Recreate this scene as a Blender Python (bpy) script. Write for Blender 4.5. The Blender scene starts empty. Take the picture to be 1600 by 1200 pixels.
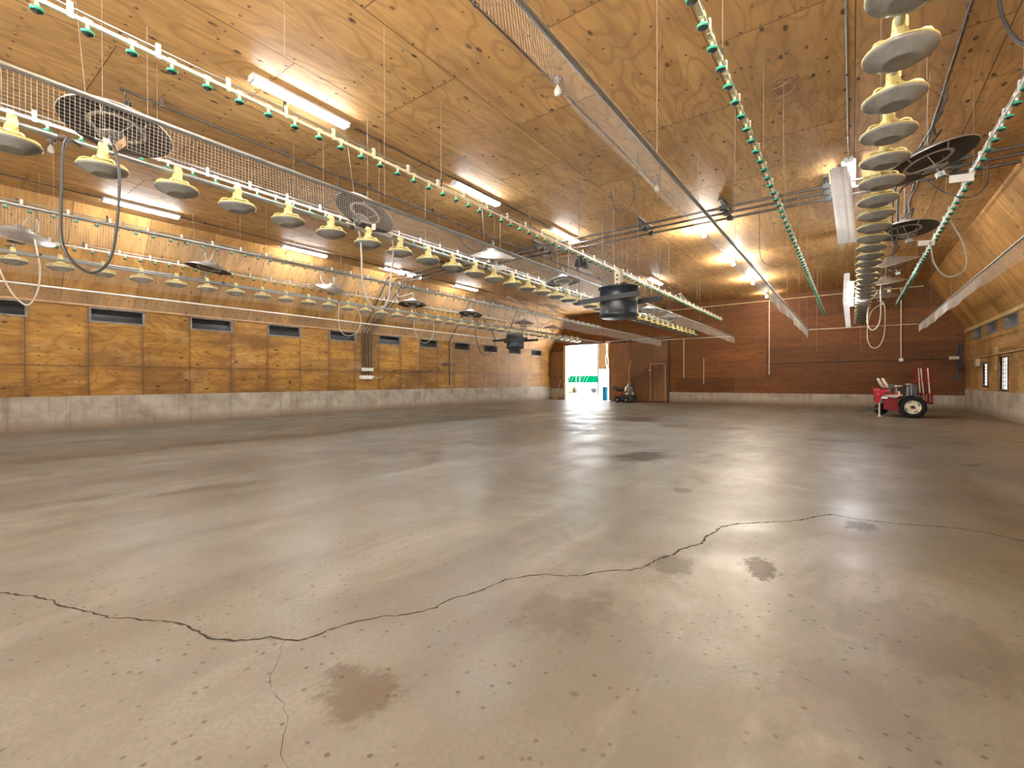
import bpy, math, random
from mathutils import Vector, Matrix
random.seed(7)
R = random.Random(11)
scene = bpy.context.scene
COL = scene.collection
PI = math.pi

# ------------------------------------------------------------------ camera, world, exposure
cam_data = bpy.data.cameras.new('camera')
cam_data.sensor_width = 36.0
cam_data.lens = 720.4 / 1600 * 36
cam_data.clip_start = 0.02
cam_data.clip_end = 500
cam = bpy.data.objects.new('camera', cam_data)
COL.objects.link(cam)
yaw, pitch, roll = 0.63556, -0.00625, -0.0025
fwd = Vector((-math.sin(yaw) * math.cos(pitch), math.cos(yaw) * math.cos(pitch), math.sin(pitch)))
rgt = Vector((math.cos(yaw), math.sin(yaw), 0))
upv = rgt.cross(fwd)
r2 = rgt * math.cos(roll) + upv * math.sin(roll)
u2 = -rgt * math.sin(roll) + upv * math.cos(roll)
cam.matrix_world = Matrix(((r2.x, u2.x, -fwd.x, 0), (r2.y, u2.y, -fwd.y, 0), (r2.z, u2.z, -fwd.z, 1.0), (0, 0, 0, 1)))
scene.camera = cam

scene.view_settings.view_transform = 'Standard'
scene.view_settings.look = 'None'
scene.view_settings.gamma = 1.0
scene.view_settings.use_curve_mapping = False
scene.view_settings.exposure = 1.12
scene.cycles.max_bounces = 8
scene.cycles.diffuse_bounces = 6
scene.cycles.transparent_max_bounces = 16
scene.cycles.sample_clamp_indirect = 6.0
scene.cycles.caustics_reflective = False
scene.cycles.caustics_refractive = False

SKY = 4.6
TUBE = 92.0
world = bpy.data.worlds.new('overcast_sky')
scene.world = world
world.use_nodes = True
bg = world.node_tree.nodes['Background']
bg.inputs[0].default_value = (0.93, 0.97, 1.0, 1)
bg.inputs[1].default_value = SKY


def portal(name, loc, rot, sx, sy):
    l = bpy.data.lights.new(name, 'AREA')
    l.shape = 'RECTANGLE'
    l.size, l.size_y = sx, sy
    l.cycles.is_portal = True
    o = bpy.data.objects.new(name, l)
    o.location = loc
    o.rotation_euler = rot
    COL.objects.link(o)


sun_data = bpy.data.lights.new('yard_bounce_sun', 'SUN')  # sun added so the yard bounces light up onto the ceiling
sun_data.energy = 100.0
sun_data.angle = 0.05
sun = bpy.data.objects.new('yard_bounce_sun', sun_data)
sun.rotation_euler = (0.12, 0.05, 0)
sun.location = (0, 0, 30)
COL.objects.link(sun)

# room measures (metres)
XL, XR, YN, YF = -13.2, 3.05, -6.5, 21.5
ZC, ZL, ZR = 4.45, 2.66, 2.68
CL, CR = -11.95, 2.12
REAR = (-4.2, 2.8, 3.8)          # doorway behind the camera: x0, x1, height
DOOR = (-12.38, -9.76, 2.88)     # doorway in the far wall
portal('rear_door_daylight', ((REAR[0] + REAR[1]) / 2, YN - 0.2, REAR[2] / 2), (PI / 2, 0, 0), REAR[1] - REAR[0], REAR[2])
portal('far_door_daylight', ((DOOR[0] + DOOR[1]) / 2, YF + 0.25, DOOR[2] / 2), (-PI / 2, 0, 0), DOOR[1] - DOOR[0], DOOR[2])


# ------------------------------------------------------------------ node helpers
def new_mat(name):
    m = bpy.data.materials.new(name)
    m.use_nodes = True
    nt = m.node_tree
    b = nt.nodes['Principled BSDF']
    return m, nt, b


class N:
    def __init__(s, nt):
        s.nt = nt

    def put(s, sock, v):
        if hasattr(v, 'is_linked'):
            s.nt.links.new(v, sock)
        elif v is not None:
            sock.default_value = v

    def math(s, op, a, b=None, c=None, clamp=False):
        n = s.nt.nodes.new('ShaderNodeMath')
        n.operation = op
        n.use_clamp = clamp
        for i, v in enumerate((a, b, c)):
            if v is not None:
                s.put(n.inputs[i], v)
        return n.outputs[0]

    def sep(s, v):
        n = s.nt.nodes.new('ShaderNodeSeparateXYZ')
        s.put(n.inputs[0], v)
        return n.outputs

    def comb(s, x=0.0, y=0.0, z=0.0):
        n = s.nt.nodes.new('ShaderNodeCombineXYZ')
        for i, v in enumerate((x, y, z)):
            s.put(n.inputs[i], v)
        return n.outputs[0]

    def coord(s):
        return s.nt.nodes.new('ShaderNodeTexCoord').outputs['Object']

    def noise(s, vec, scale, detail=4, rough=0.55, dist=0.0, out=0):
        n = s.nt.nodes.new('ShaderNodeTexNoise')
        s.put(n.inputs['Vector'], vec)
        n.inputs['Scale'].default_value = scale
        n.inputs['Detail'].default_value = detail
        n.inputs['Roughness'].default_value = rough
        n.inputs['Distortion'].default_value = dist
        return n.outputs[out]

    def voro(s, vec, scale, rand=1.0):
        n = s.nt.nodes.new('ShaderNodeTexVoronoi')
        s.put(n.inputs['Vector'], vec)
        n.inputs['Scale'].default_value = scale
        n.inputs['Randomness'].default_value = rand
        return n.outputs['Distance'], n.outputs['Color']

    def rng(s, v, a, b, c=0.0, d=1.0, smooth=False):
        n = s.nt.nodes.new('ShaderNodeMapRange')
        n.interpolation_type = 'SMOOTHSTEP' if smooth else 'LINEAR'
        n.clamp = True
        for i, q in enumerate((v, a, b, c, d)):
            s.put(n.inputs[i], q)
        return n.outputs[0]

    def mix(s, f, a, b, mode='MIX'):
        n = s.nt.nodes.new('ShaderNodeMix')
        n.data_type = 'RGBA'
        n.blend_type = mode
        s.put(n.inputs[0], f)
        s.put(n.inputs[6], a if not isinstance(a, tuple) else (*a[:3], 1))
        s.put(n.inputs[7], b if not isinstance(b, tuple) else (*b[:3], 1))
        return n.outputs[2]

    def brick(s, vec, w, h, mortar, offset=0.5):
        n = s.nt.nodes.new('ShaderNodeTexBrick')
        s.put(n.inputs['Vector'], vec)
        n.offset = offset
        n.inputs['Color1'].default_value = (0, 0, 0, 1)
        n.inputs['Color2'].default_value = (1, 1, 1, 1)
        n.inputs['Mortar'].default_value = (0.5, 0.5, 0.5, 1)
        n.inputs['Scale'].default_value = 1
        n.inputs['Mortar Size'].default_value = mortar
        n.inputs['Mortar Smooth'].default_value = 0.3
        n.inputs['Brick Width'].default_value = w
        n.inputs['Row Height'].default_value = h
        return n.outputs['Color'], n.outputs['Fac']

    def bump(s, h, strength, dist=0.01):
        n = s.nt.nodes.new('ShaderNodeBump')
        n.inputs['Strength'].default_value = strength
        n.inputs['Distance'].default_value = dist
        s.put(n.inputs['Height'], h)
        return n.outputs[0]


def plain(name, col, rough=0.5, metal=0.0, vary=0.12, scale=8.0, spec=0.5, emit=None, trans=0.0, alpha=None):
    m, nt, b = new_mat(name)
    n = N(nt)
    c = n.noise(n.coord(), scale, 3)
    f = n.rng(c, 0.3, 0.7)
    dark = tuple(x * (1 - vary) for x in col)
    lite = tuple(min(1, x * (1 + vary)) for x in col)
    n.put(b.inputs['Base Color'], n.mix(f, dark, lite))
    b.inputs['Roughness'].default_value = rough
    b.inputs['Metallic'].default_value = metal
    b.inputs['Specular IOR Level'].default_value = spec
    b.inputs['Transmission Weight'].default_value = trans
    if emit:
        b.inputs['Emission Color'].default_value = (*emit[:3], 1)
        b.inputs['Emission Strength'].default_value = emit[3]
    return m


def plywood(name, axes, light, dark, pw=2.44, ph=1.22, off=(0, 0), knots=1.0, stain=0.5, stain_col=(0.06, 0.03, 0.015), nails=0.61,
            swirl=0.5, rough=0.6, panel_var=0.35, brick_off=0.5, drip=0.0):
    """axes: which object axes run along and across the grain; seams follow a running grid of sheets."""
    m, nt, b = new_mat(name)
    n = N(nt)
    xyz = n.sep(n.coord())
    u = n.math('ADD', xyz[axes[0]], off[0])
    v = n.math('ADD', xyz[axes[1]], off[1])
    uv = n.comb(u, v, 0.0)
    pcol, seam = n.brick(uv, pw, ph, 0.007, brick_off)
    prand = n.sep(pcol)[0]
    shift = n.math('MULTIPLY', prand, 37.0)
    g1 = n.noise(n.comb(n.math('MULTIPLY', u, 0.7), n.math('MULTIPLY', v, 7.0), shift), 1.0, 6, 0.6, 0.6)
    g2 = n.noise(n.comb(n.math('MULTIPLY', u, 2.5), n.math('MULTIPLY', v, 55.0), shift), 1.0, 3, 0.6)
    sw = n.noise(n.comb(n.math('MULTIPLY', u, 0.55), n.math('MULTIPLY', v, 1.9), shift), 1.0, 2, 0.4, 0.3)
    rings = n.math('PINGPONG', n.math('MULTIPLY', sw, 26.0), 1.0)
    rings = n.rng(rings, 0.55, 1.0, 0, 1, True)
    col = n.mix(n.rng(g1, 0.32, 0.68), dark, light)
    col = n.mix(n.math('MULTIPLY', n.rng(g2, 0.35, 0.75, 0, 1), 0.5), col, dark)
    col = n.mix(n.math('MULTIPLY', rings, swirl), col, tuple(x * 0.62 for x in dark))
    pv = n.rng(prand, 0, 1, 1 - panel_var, 1 + panel_var * 0.35)
    col = n.mix(1.0, col, n.comb(pv, pv, pv), 'MULTIPLY')
    # stains
    s1 = n.noise(n.comb(n.math('MULTIPLY', u, 0.5), n.math('MULTIPLY', v, 0.9), 3.0), 1.0, 5, 0.62, 0.4)
    col = n.mix(n.math('MULTIPLY', n.rng(s1, 0.44, 0.66), stain), col, stain_col)
    s2 = n.noise(n.comb(n.math('MULTIPLY', u, 1.6), n.math('MULTIPLY', v, 3.6), 17.0), 1.0, 6, 0.68, 0.6)
    col = n.mix(n.math('MULTIPLY', n.rng(s2, 0.50, 0.68), stain * 0.75), col, tuple(x * 0.5 for x in dark))
    if drip:
        du = n.math('PINGPONG', u, pw / 2)
        dz = n.noise(n.comb(n.math('MULTIPLY', u, 7.0), n.math('MULTIPLY', v, 0.8), 6.0), 1.0, 4, 0.6)
        dr = n.math('MULTIPLY', n.rng(n.math('ADD', du, n.math('MULTIPLY', n.math('SUBTRACT', dz, 0.5), 0.35)), 0.0, 0.10, 1, 0, True), drip)
        col = n.mix(dr, col, stain_col)
        band = n.rng(n.math('ABSOLUTE', n.math('SUBTRACT', v, n.math('ADD', 1.24, n.math('MULTIPLY', dz, 0.1)))), 0.02, 0.10, 0.55, 0, True)
        col = n.mix(n.math('MULTIPLY', band, n.rng(s1, 0.35, 0.6)), col, stain_col)
        # pale scuffed patches
        pt = n.noise(n.comb(n.math('MULTIPLY', u, 1.1), n.math('MULTIPLY', v, 2.2), 12.0), 1.0, 5, 0.7, 0.3)
        col = n.mix(n.rng(pt, 0.55, 0.7, 0, 0.5), col, (0.42, 0.29, 0.15))
    # knots: dark footballs stretched along the grain, only in some sheets
    kd, kc = n.voro(n.comb(n.math('MULTIPLY', u, 3.4), n.math('MULTIPLY', v, 6.6), shift), 1.0)
    kr = n.sep(kc)[0]
    knot_area = n.rng(n.noise(n.comb(u, v, 9.0), 0.55, 2), 0.42, 0.6)
    sel = n.math('GREATER_THAN', n.math('ADD', kr, n.math('MULTIPLY', knot_area, 0.5)), 1.32 - 0.45 * knots)
    kf = n.math('MULTIPLY', n.rng(kd, 0.10, 0.2, 1, 0, True), sel)
    kn = n.rng(n.noise(n.comb(u, v, 0.0), 30, 2), 0.3, 0.6, 0.55, 1)
    col = n.mix(n.math('MULTIPLY', kf, kn), col, (0.035, 0.014, 0.006))
    # nail rows
    if nails:
        fu = n.math('PINGPONG', n.math('ADD', u, 0.03), nails / 2)
        fv = n.math('PINGPONG', n.math('ADD', v, n.math('MULTIPLY', n.noise(n.comb(u, v, 0), 3, 1), 0.08)), 0.085)
        d = n.math('SQRT', n.math('ADD', n.math('MULTIPLY', fu, fu), n.math('MULTIPLY', fv, fv)))
        nf = n.rng(d, 0.008, 0.022, 0.85, 0, True)
        ns = n.rng(n.noise(n.comb(u, v, 4.0), 5.0, 1), 0.36, 0.46)
        col = n.mix(n.math('MULTIPLY', nf, ns), col, (0.03, 0.014, 0.008))
    col = n.mix(n.math('MULTIPLY', seam, 0.8), col, (0.045, 0.022, 0.010))
    n.put(b.inputs['Base Color'], col)
    b.inputs['Roughness'].default_value = rough
    b.inputs['Specular IOR Level'].default_value = 0.25
    n.put(b.inputs['Normal'], n.bump(n.math('SUBTRACT', g2, n.math('MULTIPLY', seam, 2.0)), 0.15, 0.004))
    return m


def concrete_wall_mat(name):
    m, nt, b = new_mat(name)
    n = N(nt)
    xyz = n.sep(n.coord())
    a = n.math('ADD', xyz[0], xyz[1])
    c = n.noise(n.comb(n.math('MULTIPLY', a, 0.9), xyz[2], 0.0), 2.2, 6, 0.65, 0.3)
    col = n.mix(n.rng(c, 0.3, 0.7), (0.24, 0.20, 0.15), (0.50, 0.45, 0.37))
    drip = n.noise(n.comb(n.math('MULTIPLY', a, 9.0), n.math('MULTIPLY', xyz[2], 0.7), 2.0), 1.0, 4, 0.6)
    col = n.mix(n.rng(drip, 0.52, 0.78, 0, 0.55), col, (0.15, 0.085, 0.035))
    base = n.rng(n.math('ADD', xyz[2], n.math('MULTIPLY', c, -0.25)), -0.10, 0.12, 0.7, 0)
    col = n.mix(base, col, (0.13, 0.07, 0.03))
    form = n.math('PINGPONG', a, 0.61)
    col = n.mix(n.rng(form, 0.0, 0.012, 0.35, 0), col, (0.14, 0.11, 0.08))
    sp, _ = n.voro(n.coord(), 26)
    col = n.mix(n.rng(sp, 0.07, 0.13, 0.6, 0), col, (0.10, 0.07, 0.04))
    n.put(b.inputs['Base Color'], col)
    b.inputs['Roughness'].default_value = 0.85
    n.put(b.inputs['Normal'], n.bump(c, 0.3, 0.01))
    return m


STAINS = [(-1.27, 0.90, 0.20, 0.15, 0.55, (0.24, 0.18, 0.125)), (-2.21, 6.01, 0.45, 0.75, 0.75, (0.13, 0.105, 0.075)), (-0.39, 2.76, 0.12, 0.2, 0.7, (0.13, 0.10, 0.06)),
          (0.05, 3.96, 0.12, 0.2, 0.6, (0.13, 0.10, 0.06)), (-0.79, 2.53, 0.16, 0.2, 0.45, (0.14, 0.11, 0.07)), (-1.01, 1.74, 0.25, 0.3, 0.35, (0.2, 0.16, 0.1)),
          (-4.44, 11.63, 1.1, 0.9, 0.6, (0.16, 0.14, 0.12)), (-4.47, 8.36, 0.45, 0.8, 0.6, (0.16, 0.14, 0.11)), (-4.9, 9.8, 0.5, 0.7, 0.5, (0.16, 0.14, 0.11)),
          (-4.93, 1.68, 0.1, 0.5, 0.4, (0.2, 0.16, 0.12)), (-0.25, 9.3, 0.5, 0.4, 0.45, (0.17, 0.15, 0.13)), (0.55, 9.0, 0.3, 0.35, 0.5, (0.15, 0.12, 0.1)), (-2.3, 10.5, 1.2, 0.35, 0.4, (0.2, 0.18, 0.16)),
          (0.2, 2.4, 0.35, 0.5, 0.3, (0.22, 0.2, 0.17)), (0.0, 1.75, 0.3, 0.35, 0.25, (0.24, 0.21, 0.18)), (-1.25, 4.3, 0.12, 0.16, 0.5, (0.17, 0.14, 0.10))]


def floor_mat():
    m, nt, b = new_mat('floor_concrete')
    n = N(nt)
    co = n.coord()
    xyz = n.sep(co)
    big = n.noise(co, 0.45, 5, 0.6, 0.3)
    med = n.noise(co, 2.6, 6, 0.65, 0.4)
    fine = n.noise(co, 60, 3, 0.6)
    col = n.mix(n.rng(big, 0.32, 0.68), (0.130, 0.123, 0.103), (0.218, 0.209, 0.182))
    col = n.mix(n.rng(med, 0.38, 0.66, 0, 0.75), col, (0.15, 0.125, 0.095))
    col = n.mix(n.rng(fine, 0.42, 0.64, 0, 0.5), col, (0.10, 0.13, 0.10))
    pale = n.noise(n.comb(n.math('MULTIPLY', xyz[0], 1.0), n.math('MULTIPLY', xyz[1], 0.45), 5.0), 1.1, 5, 0.65, 0.6)
    col = n.mix(n.rng(pale, 0.52, 0.72, 0, 0.5), col, (0.38, 0.36, 0.325))
    # tyre tracks along the length of the barn
    trk = n.noise(n.comb(n.math('MULTIPLY', xyz[0], 2.2), n.math('MULTIPLY', xyz[1], 0.12), 1.0), 1.0, 4, 0.6, 0.2)
    col = n.mix(n.rng(trk, 0.48, 0.66, 0, 0.5), col, (0.10, 0.085, 0.068))
    band = n.rng(n.math('ABSOLUTE', n.math('ADD', xyz[0], n.math('ADD', 5.75, n.math('MULTIPLY', med, 0.3)))), 0.1, 0.55, 0.45, 0, True)
    band = n.math('MULTIPLY', band, n.rng(xyz[1], 3.0, 12.0, 1, 0.2))
    col = n.mix(band, col, (0.085, 0.068, 0.052))
    # edge dirt by the walls
    e1 = n.rng(xyz[0], XL, XL + 1.6, 0.6, 0)
    e2 = n.rng(n.math('ADD', xyz[1], n.math('MULTIPLY', med, 1.2)), YF - 2.6, YF - 0.6, 0, 0.75)
    e2 = n.math('MULTIPLY', e2, n.rng(xyz[0], -9.0, -6.0, 0, 1))
    e3 = n.rng(n.math('ADD', xyz[0], n.math('MULTIPLY', med, 0.9)), XR - 1.6, XR - 0.2, 0, 0.65)
    col = n.mix(n.math('MAXIMUM', n.math('MAXIMUM', e1, e2), e3), col, (0.20, 0.125, 0.06))
    smask = None
    for (sx, sy, rx, ry, amt, c) in STAINS:
        dx = n.math('DIVIDE', n.math('SUBTRACT', xyz[0], sx), rx)
        dy = n.math('DIVIDE', n.math('SUBTRACT', xyz[1], sy), ry)
        d = n.math('SQRT', n.math('ADD', n.math('MULTIPLY', dx, dx), n.math('MULTIPLY', dy, dy)))
        nz = n.noise(n.comb(n.math('MULTIPLY', xyz[0], 1.0), n.math('MULTIPLY', xyz[1], 0.6), sx), 6.0 / (rx + ry) * 0.55, 6, 0.75)
        d = n.math('ADD', d, n.math('MULTIPLY', n.math('SUBTRACT', nz, 0.5), 2.4))
        fmask = n.rng(d, 0.45, 0.95, min(1.0, amt * 1.25), 0, True)
        smask = fmask if smask is None else n.math('MAXIMUM', smask, fmask)
        col = n.mix(fmask, col, tuple(q * 0.36 for q in c))
    # scattered damp blotches over the far half of the floor
    bl = n.noise(n.comb(xyz[0], n.math('MULTIPLY', xyz[1], 0.8), 21.0), 1.15, 6, 0.72, 0.5)
    bl = n.math('MULTIPLY', n.rng(bl, 0.60, 0.68, 0, 0.8, True), n.rng(xyz[1], 4.0, 8.0, 0.25, 1))
    col = n.mix(bl, col, (0.055, 0.046, 0.036))
    smask = n.math('MAXIMUM', smask, bl)
    n.put(b.inputs['Specular IOR Level'], n.rng(smask, 0, 1, 0.5, 0.06))
    # droppings and chips
    d1, c1 = n.voro(co, 19)
    s1 = n.math('GREATER_THAN', n.sep(c1)[0], 0.28)
    patch = n.rng(n.noise(co, 0.8, 3), 0.38, 0.58, 0.35, 1)
    col = n.mix(n.math('MULTIPLY', n.math('MULTIPLY', n.rng(d1, 0.11, 0.19, 0.95, 0), s1), patch), col, (0.06, 0.045, 0.03))
    d2, c2 = n.voro(co, 6)
    s2 = n.math('GREATER_THAN', n.sep(c2)[1], 0.75)
    col = n.mix(n.math('MULTIPLY', n.rng(d2, 0.05, 0.12, 0.8, 0), s2), col, (0.08, 0.06, 0.04))
    n.put(b.inputs['Base Color'], col)
    ro = n.rng(n.noise(co, 1.3, 5, 0.6, 0.5), 0.3, 0.7, 0.30, 0.52)
    n.put(b.inputs['Roughness'], ro)
    h = n.math('ADD', n.math('MULTIPLY', med, 0.6), n.math('MULTIPLY', fine, 0.12))
    n.put(b.inputs['Normal'], n.bump(h, 0.22, 0.02))
    return m


M = {}
M['ply_ceiling'] = plywood('ply_ceiling', (1, 0), (0.78, 0.49, 0.205), (0.56, 0.31, 0.11), off=(1.02, 1.2), stain=0.42, stain_col=(0.22, 0.12, 0.06), knots=1.3, swirl=0.5, panel_var=0.16)
M['ply_slope'] = plywood('ply_slope', (2, 1), (0.66, 0.38, 0.13), (0.42, 0.21, 0.06), off=(0.2, 0.3), stain=0.7, stain_col=(0.16, 0.07, 0.02), knots=0.9, swirl=0.45)
M['ply_left'] = plywood('ply_left', (1, 2), (0.50, 0.265, 0.058), (0.28, 0.127, 0.022), pw=0.944, ph=1.31, off=(1.2, -0.04), stain=0.75, stain_col=(0.12, 0.055, 0.02), knots=1.0, swirl=0.5, brick_off=0.0, drip=0.5)
M['ply_right'] = plywood('ply_right', (1, 2), (0.68, 0.42, 0.165), (0.46, 0.25, 0.085), pw=1.2, ph=2.4, off=(0.2, 0.1), stain=0.6, stain_col=(0.15, 0.06, 0.02), knots=0.6)
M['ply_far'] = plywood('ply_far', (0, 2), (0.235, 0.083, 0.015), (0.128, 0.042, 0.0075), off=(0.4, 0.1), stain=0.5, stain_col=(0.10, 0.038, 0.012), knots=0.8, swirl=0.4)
M['ply_door'] = plywood('ply_door', (2, 0), (0.28, 0.14, 0.062), (0.19, 0.09, 0.04), pw=2.9, ph=1.2, off=(0, 0.3), stain=0.3, knots=0.6, swirl=0.2)
M['concrete_wall'] = concrete_wall_mat('concrete_wall')
M['floor'] = floor_mat()
M['crack'] = plain('crack_dark', (0.035, 0.027, 0.02), 0.95)
M['galv'] = plain('galvanised_steel', (0.36, 0.38, 0.38), 0.36, 0.8)
M['wire'] = plain('mesh_wire', (0.50, 0.47, 0.41), 0.5, 0.3)
M['thin_wire'] = plain('hanging_wire', (0.30, 0.25, 0.19), 0.6, 0.2)
M['white'] = plain('white_plastic', (0.78, 0.77, 0.72), 0.35)
M['cream'] = plain('cream_plastic', (0.66, 0.58, 0.40), 0.4)
M['green'] = plain('green_plastic', (0.012, 0.23, 0.13), 0.35)
M['cup_black'] = plain('cup_inner', (0.015, 0.02, 0.018), 0.5)
M['black'] = plain('black_rubber', (0.022, 0.022, 0.022), 0.5)
M['hose_grey'] = plain('grey_hose', (0.38, 0.36, 0.33), 0.5)
M['hose_pale'] = plain('pale_hose', (0.66, 0.58, 0.46), 0.5)
M['yellow'] = plain('feeder_yellow', (0.80, 0.70, 0.30), 0.36)
M['pan_grey'] = plain('feeder_pan_grey', (0.25, 0.235, 0.205), 0.26, vary=0.2, scale=14)
M['pan_center'] = plain('feeder_pan_center', (0.17, 0.15, 0.115), 0.4, vary=0.2)
M['alu'] = plain('dull_aluminium', (0.40, 0.38, 0.35), 0.45, 0.7, vary=0.2)
M['soot'] = plain('sooty_metal', (0.055, 0.04, 0.032), 0.55, 0.4, vary=0.4)
M['ring'] = plain('burner_ring', (0.42, 0.37, 0.30), 0.45, 0.5)
M['steel_dark'] = plain('dark_steel', (0.075, 0.055, 0.042), 0.55, 0.4, vary=0.3)
M['hopper'] = plain('hopper_black', (0.008, 0.011, 0.016), 0.42, vary=0.35, scale=4)
M['red'] = plain('red_paint', (0.42, 0.005, 0.012), 0.4, spec=0.2)
M['dark_red'] = plain('dark_red_paint', (0.22, 0.004, 0.009), 0.45, spec=0.2)
M['cream_paint'] = plain('cream_paint', (0.72, 0.65, 0.47), 0.4)
M['black_plastic'] = plain('black_plastic', (0.008, 0.008, 0.009), 0.35, spec=0.3)
M['tyre'] = plain('tyre_rubber', (0.012, 0.0115, 0.011), 0.75, spec=0.25)
M['lamp'] = plain('lamp_housing', (0.66, 0.67, 0.68), 0.4)
M['tube'] = plain('lit_tube', (1, 1, 1), 0.4, emit=(0.93, 0.97, 1.0, TUBE))
M['bulb_lit'] = plain('lit_bulb', (1, 1, 1), 0.4, emit=(1.0, 0.9, 0.76, 1300.0))
M['bulb_dim'] = plain('dim_bulb', (1, 1, 1), 0.4, emit=(1.0, 0.86, 0.7, 220.0))
M['bulb_off'] = plain('unlit_bulb', (0.62, 0.58, 0.48), 0.2)
M['diffuser'] = plain('ribbed_diffuser', (0.92, 0.92, 0.92), 0.16, vary=0.05)
M['raw_wood'] = plain('raw_board', (0.36, 0.21, 0.10), 0.7, vary=0.25)
M['jamb'] = plain('door_jamb', (0.52, 0.38, 0.17), 0.6, vary=0.2)
M['grey_wood'] = plain('weathered_frame', (0.17, 0.155, 0.14), 0.8, vary=0.35)
M['vent_dark'] = plain('vent_flap', (0.02, 0.019, 0.018), 0.35, vary=0.5, scale=3)
M['rope'] = plain('rope', (0.58, 0.48, 0.32), 0.9)
M['brown_rope'] = plain('brown_rope', (0.16, 0.085, 0.04), 0.9)
M['glass'] = plain('window_glass', (0.95, 0.97, 0.97), 0.5, trans=1.0, vary=0.0)
M['muntin'] = plain('window_muntin', (0.25, 0.22, 0.20), 0.6)
M['tarp'] = plain('green_tarp', (0.0, 0.018, 0.0075), 0.9, spec=0.0)
M['barrel'] = plain('blue_plastic', (0.008, 0.10, 0.19), 0.8, spec=0.1)
M['truck'] = plain('white_truck_paint', (0.80, 0.80, 0.80), 0.4)
M['rubble'] = plain('khaki_rubble', (0.03, 0.025, 0.016), 0.95, vary=0.5, spec=0.0)
M['ground'] = plain('pale_concrete_yard', (0.74, 0.73, 0.70), 0.85, vary=0.06, scale=1)
M['tarp_stripe'] = plain('tarp_stripe', (0.03, 0.045, 0.035), 0.9, spec=0.0)
M['siding'] = plain('white_siding', (0.85, 0.85, 0.84), 0.5, vary=0.03)
M['ply_porch'] = plain('porch_plywood', (0.062, 0.034, 0.014), 0.85, vary=0.15, spec=0.0)
M['engine'] = plain('engine_metal', (0.36, 0.34, 0.31), 0.35, 0.6, vary=0.3)
M['orange'] = plain('rusty_orange', (0.33, 0.085, 0.03), 0.6, vary=0.3)
M['tag'] = plain('card_tag', (0.22, 0.18, 0.09), 0.8)


# ------------------------------------------------------------------ mesh builder
class MB:
    def __init__(s):
        s.v, s.f, s.mi, s.sm = [], [], [], []

    def add(s, vs, fs, mi=0, sm=False, T=None):
        o = len(s.v)
        if T is not None:
            vs = [T @ Vector(p) for p in vs]
        s.v += [tuple(p) for p in vs]
        for q in fs:
            s.f.append(tuple(i + o for i in q))
            s.mi.append(mi)
            s.sm.append(sm)
        return s

    def box(s, x0, y0, z0, x1, y1, z1, mi=0, T=None):
        vs = [(x, y, z) for z in (z0, z1) for y in (y0, y1) for x in (x0, x1)]
        return s.add(vs, [(0, 2, 3, 1), (4, 5, 7, 6), (0, 1, 5, 4), (2, 6, 7, 3), (0, 4, 6, 2), (1, 3, 7, 5)], mi, False, T)

    def tube(s, pts, r, n=8, mi=0, closed=False, caps=True, T=None):
        P = [Vector(p) for p in pts]
        k = len(P)
        rr = r if isinstance(r, (list, tuple)) else [r] * k
        tang = []
        for i in range(k):
            a = P[(i - 1) % k] if (closed or i) else P[0]
            c = P[(i + 1) % k] if (closed or i < k - 1) else P[-1]
            t = (c - a)
            tang.append(t.normalized() if t.length > 1e-9 else Vector((0, 0, 1)))
        t0 = tang[0]
        ref = Vector((0, 0, 1)) if abs(t0.z) < 0.9 else Vector((1, 0, 0))
        u = t0.cross(ref).normalized()
        vs = []
        for i in range(k):
            t = tang[i]
            u = (u - t * u.dot(t))
            u = u.normalized() if u.length > 1e-6 else t.orthogonal().normalized()
            w = t.cross(u)
            for j in range(n):
                a = 2 * PI * j / n + PI / n
                vs.append(P[i] + (u * math.cos(a) + w * math.sin(a)) * rr[i])
        fs = []
        for i in range(k if closed else k - 1):
            i2 = (i + 1) % k
            for j in range(n):
                j2 = (j + 1) % n
                fs.append((i * n + j, i * n + j2, i2 * n + j2, i2 * n + j))
        s.add(vs, fs, mi, n > 4, T)
        if caps and not closed:
            s.add(vs[:n], [tuple(range(n))[::-1]], mi, False, T)
            s.add(vs[-n:], [tuple(range(n))], mi, False, T)
        return s

    def lathe(s, prof, n=24, mi=0, T=None, smooth=True):
        vs, fs = [], []
        k = len(prof)
        for (r, z) in prof:
            for j in range(n):
                a = 2 * PI * j / n
                vs.append((r * math.cos(a), r * math.sin(a), z))
        for i in range(k - 1):
            for j in range(n):
                j2 = (j + 1) % n
                fs.append((i * n + j, i * n + j2, (i + 1) * n + j2, (i + 1) * n + j))
        s.add(vs, fs, mi, smooth, T)
        for i, rev in ((0, True), (k - 1, False)):
            if prof[i][0] > 1e-4:
                continue
        return s

    def prism(s, poly, axis, a, b, mi=0, T=None):
        def p3(p, t):
            q = [p[0], p[1]]
            q.insert(axis, t)
            return tuple(q)
        k = len(poly)
        vs = [p3(p, a) for p in poly] + [p3(p, b) for p in poly]
        fs = [tuple(range(k))[::-1], tuple(range(k, 2 * k))]
        for i in range(k):
            j = (i + 1) % k
            fs.append((i, j, k + j, k + i))
        return s.add(vs, fs, mi, False, T)

    def build(s, name, mat, parent=None, loc=None):
        me = bpy.data.meshes.new(name)
        me.from_pydata(s.v, [], s.f)
        mats = mat if isinstance(mat, (list, tuple)) else [mat]
        for m in mats:
            me.materials.append(m if not isinstance(m, str) else M[m])
        me.polygons.foreach_set('material_index', s.mi)
        me.polygons.foreach_set('use_smooth', s.sm)
        me.update()
        o = bpy.data.objects.new(name, me)
        COL.objects.link(o)
        if loc is not None:
            o.location = loc
        if parent is not None:
            o.parent = parent
        return o


def tag(o, label, cat, group=None):
    o['label'] = label
    o['category'] = cat
    if group:
        o['group'] = group
    return o


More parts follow.
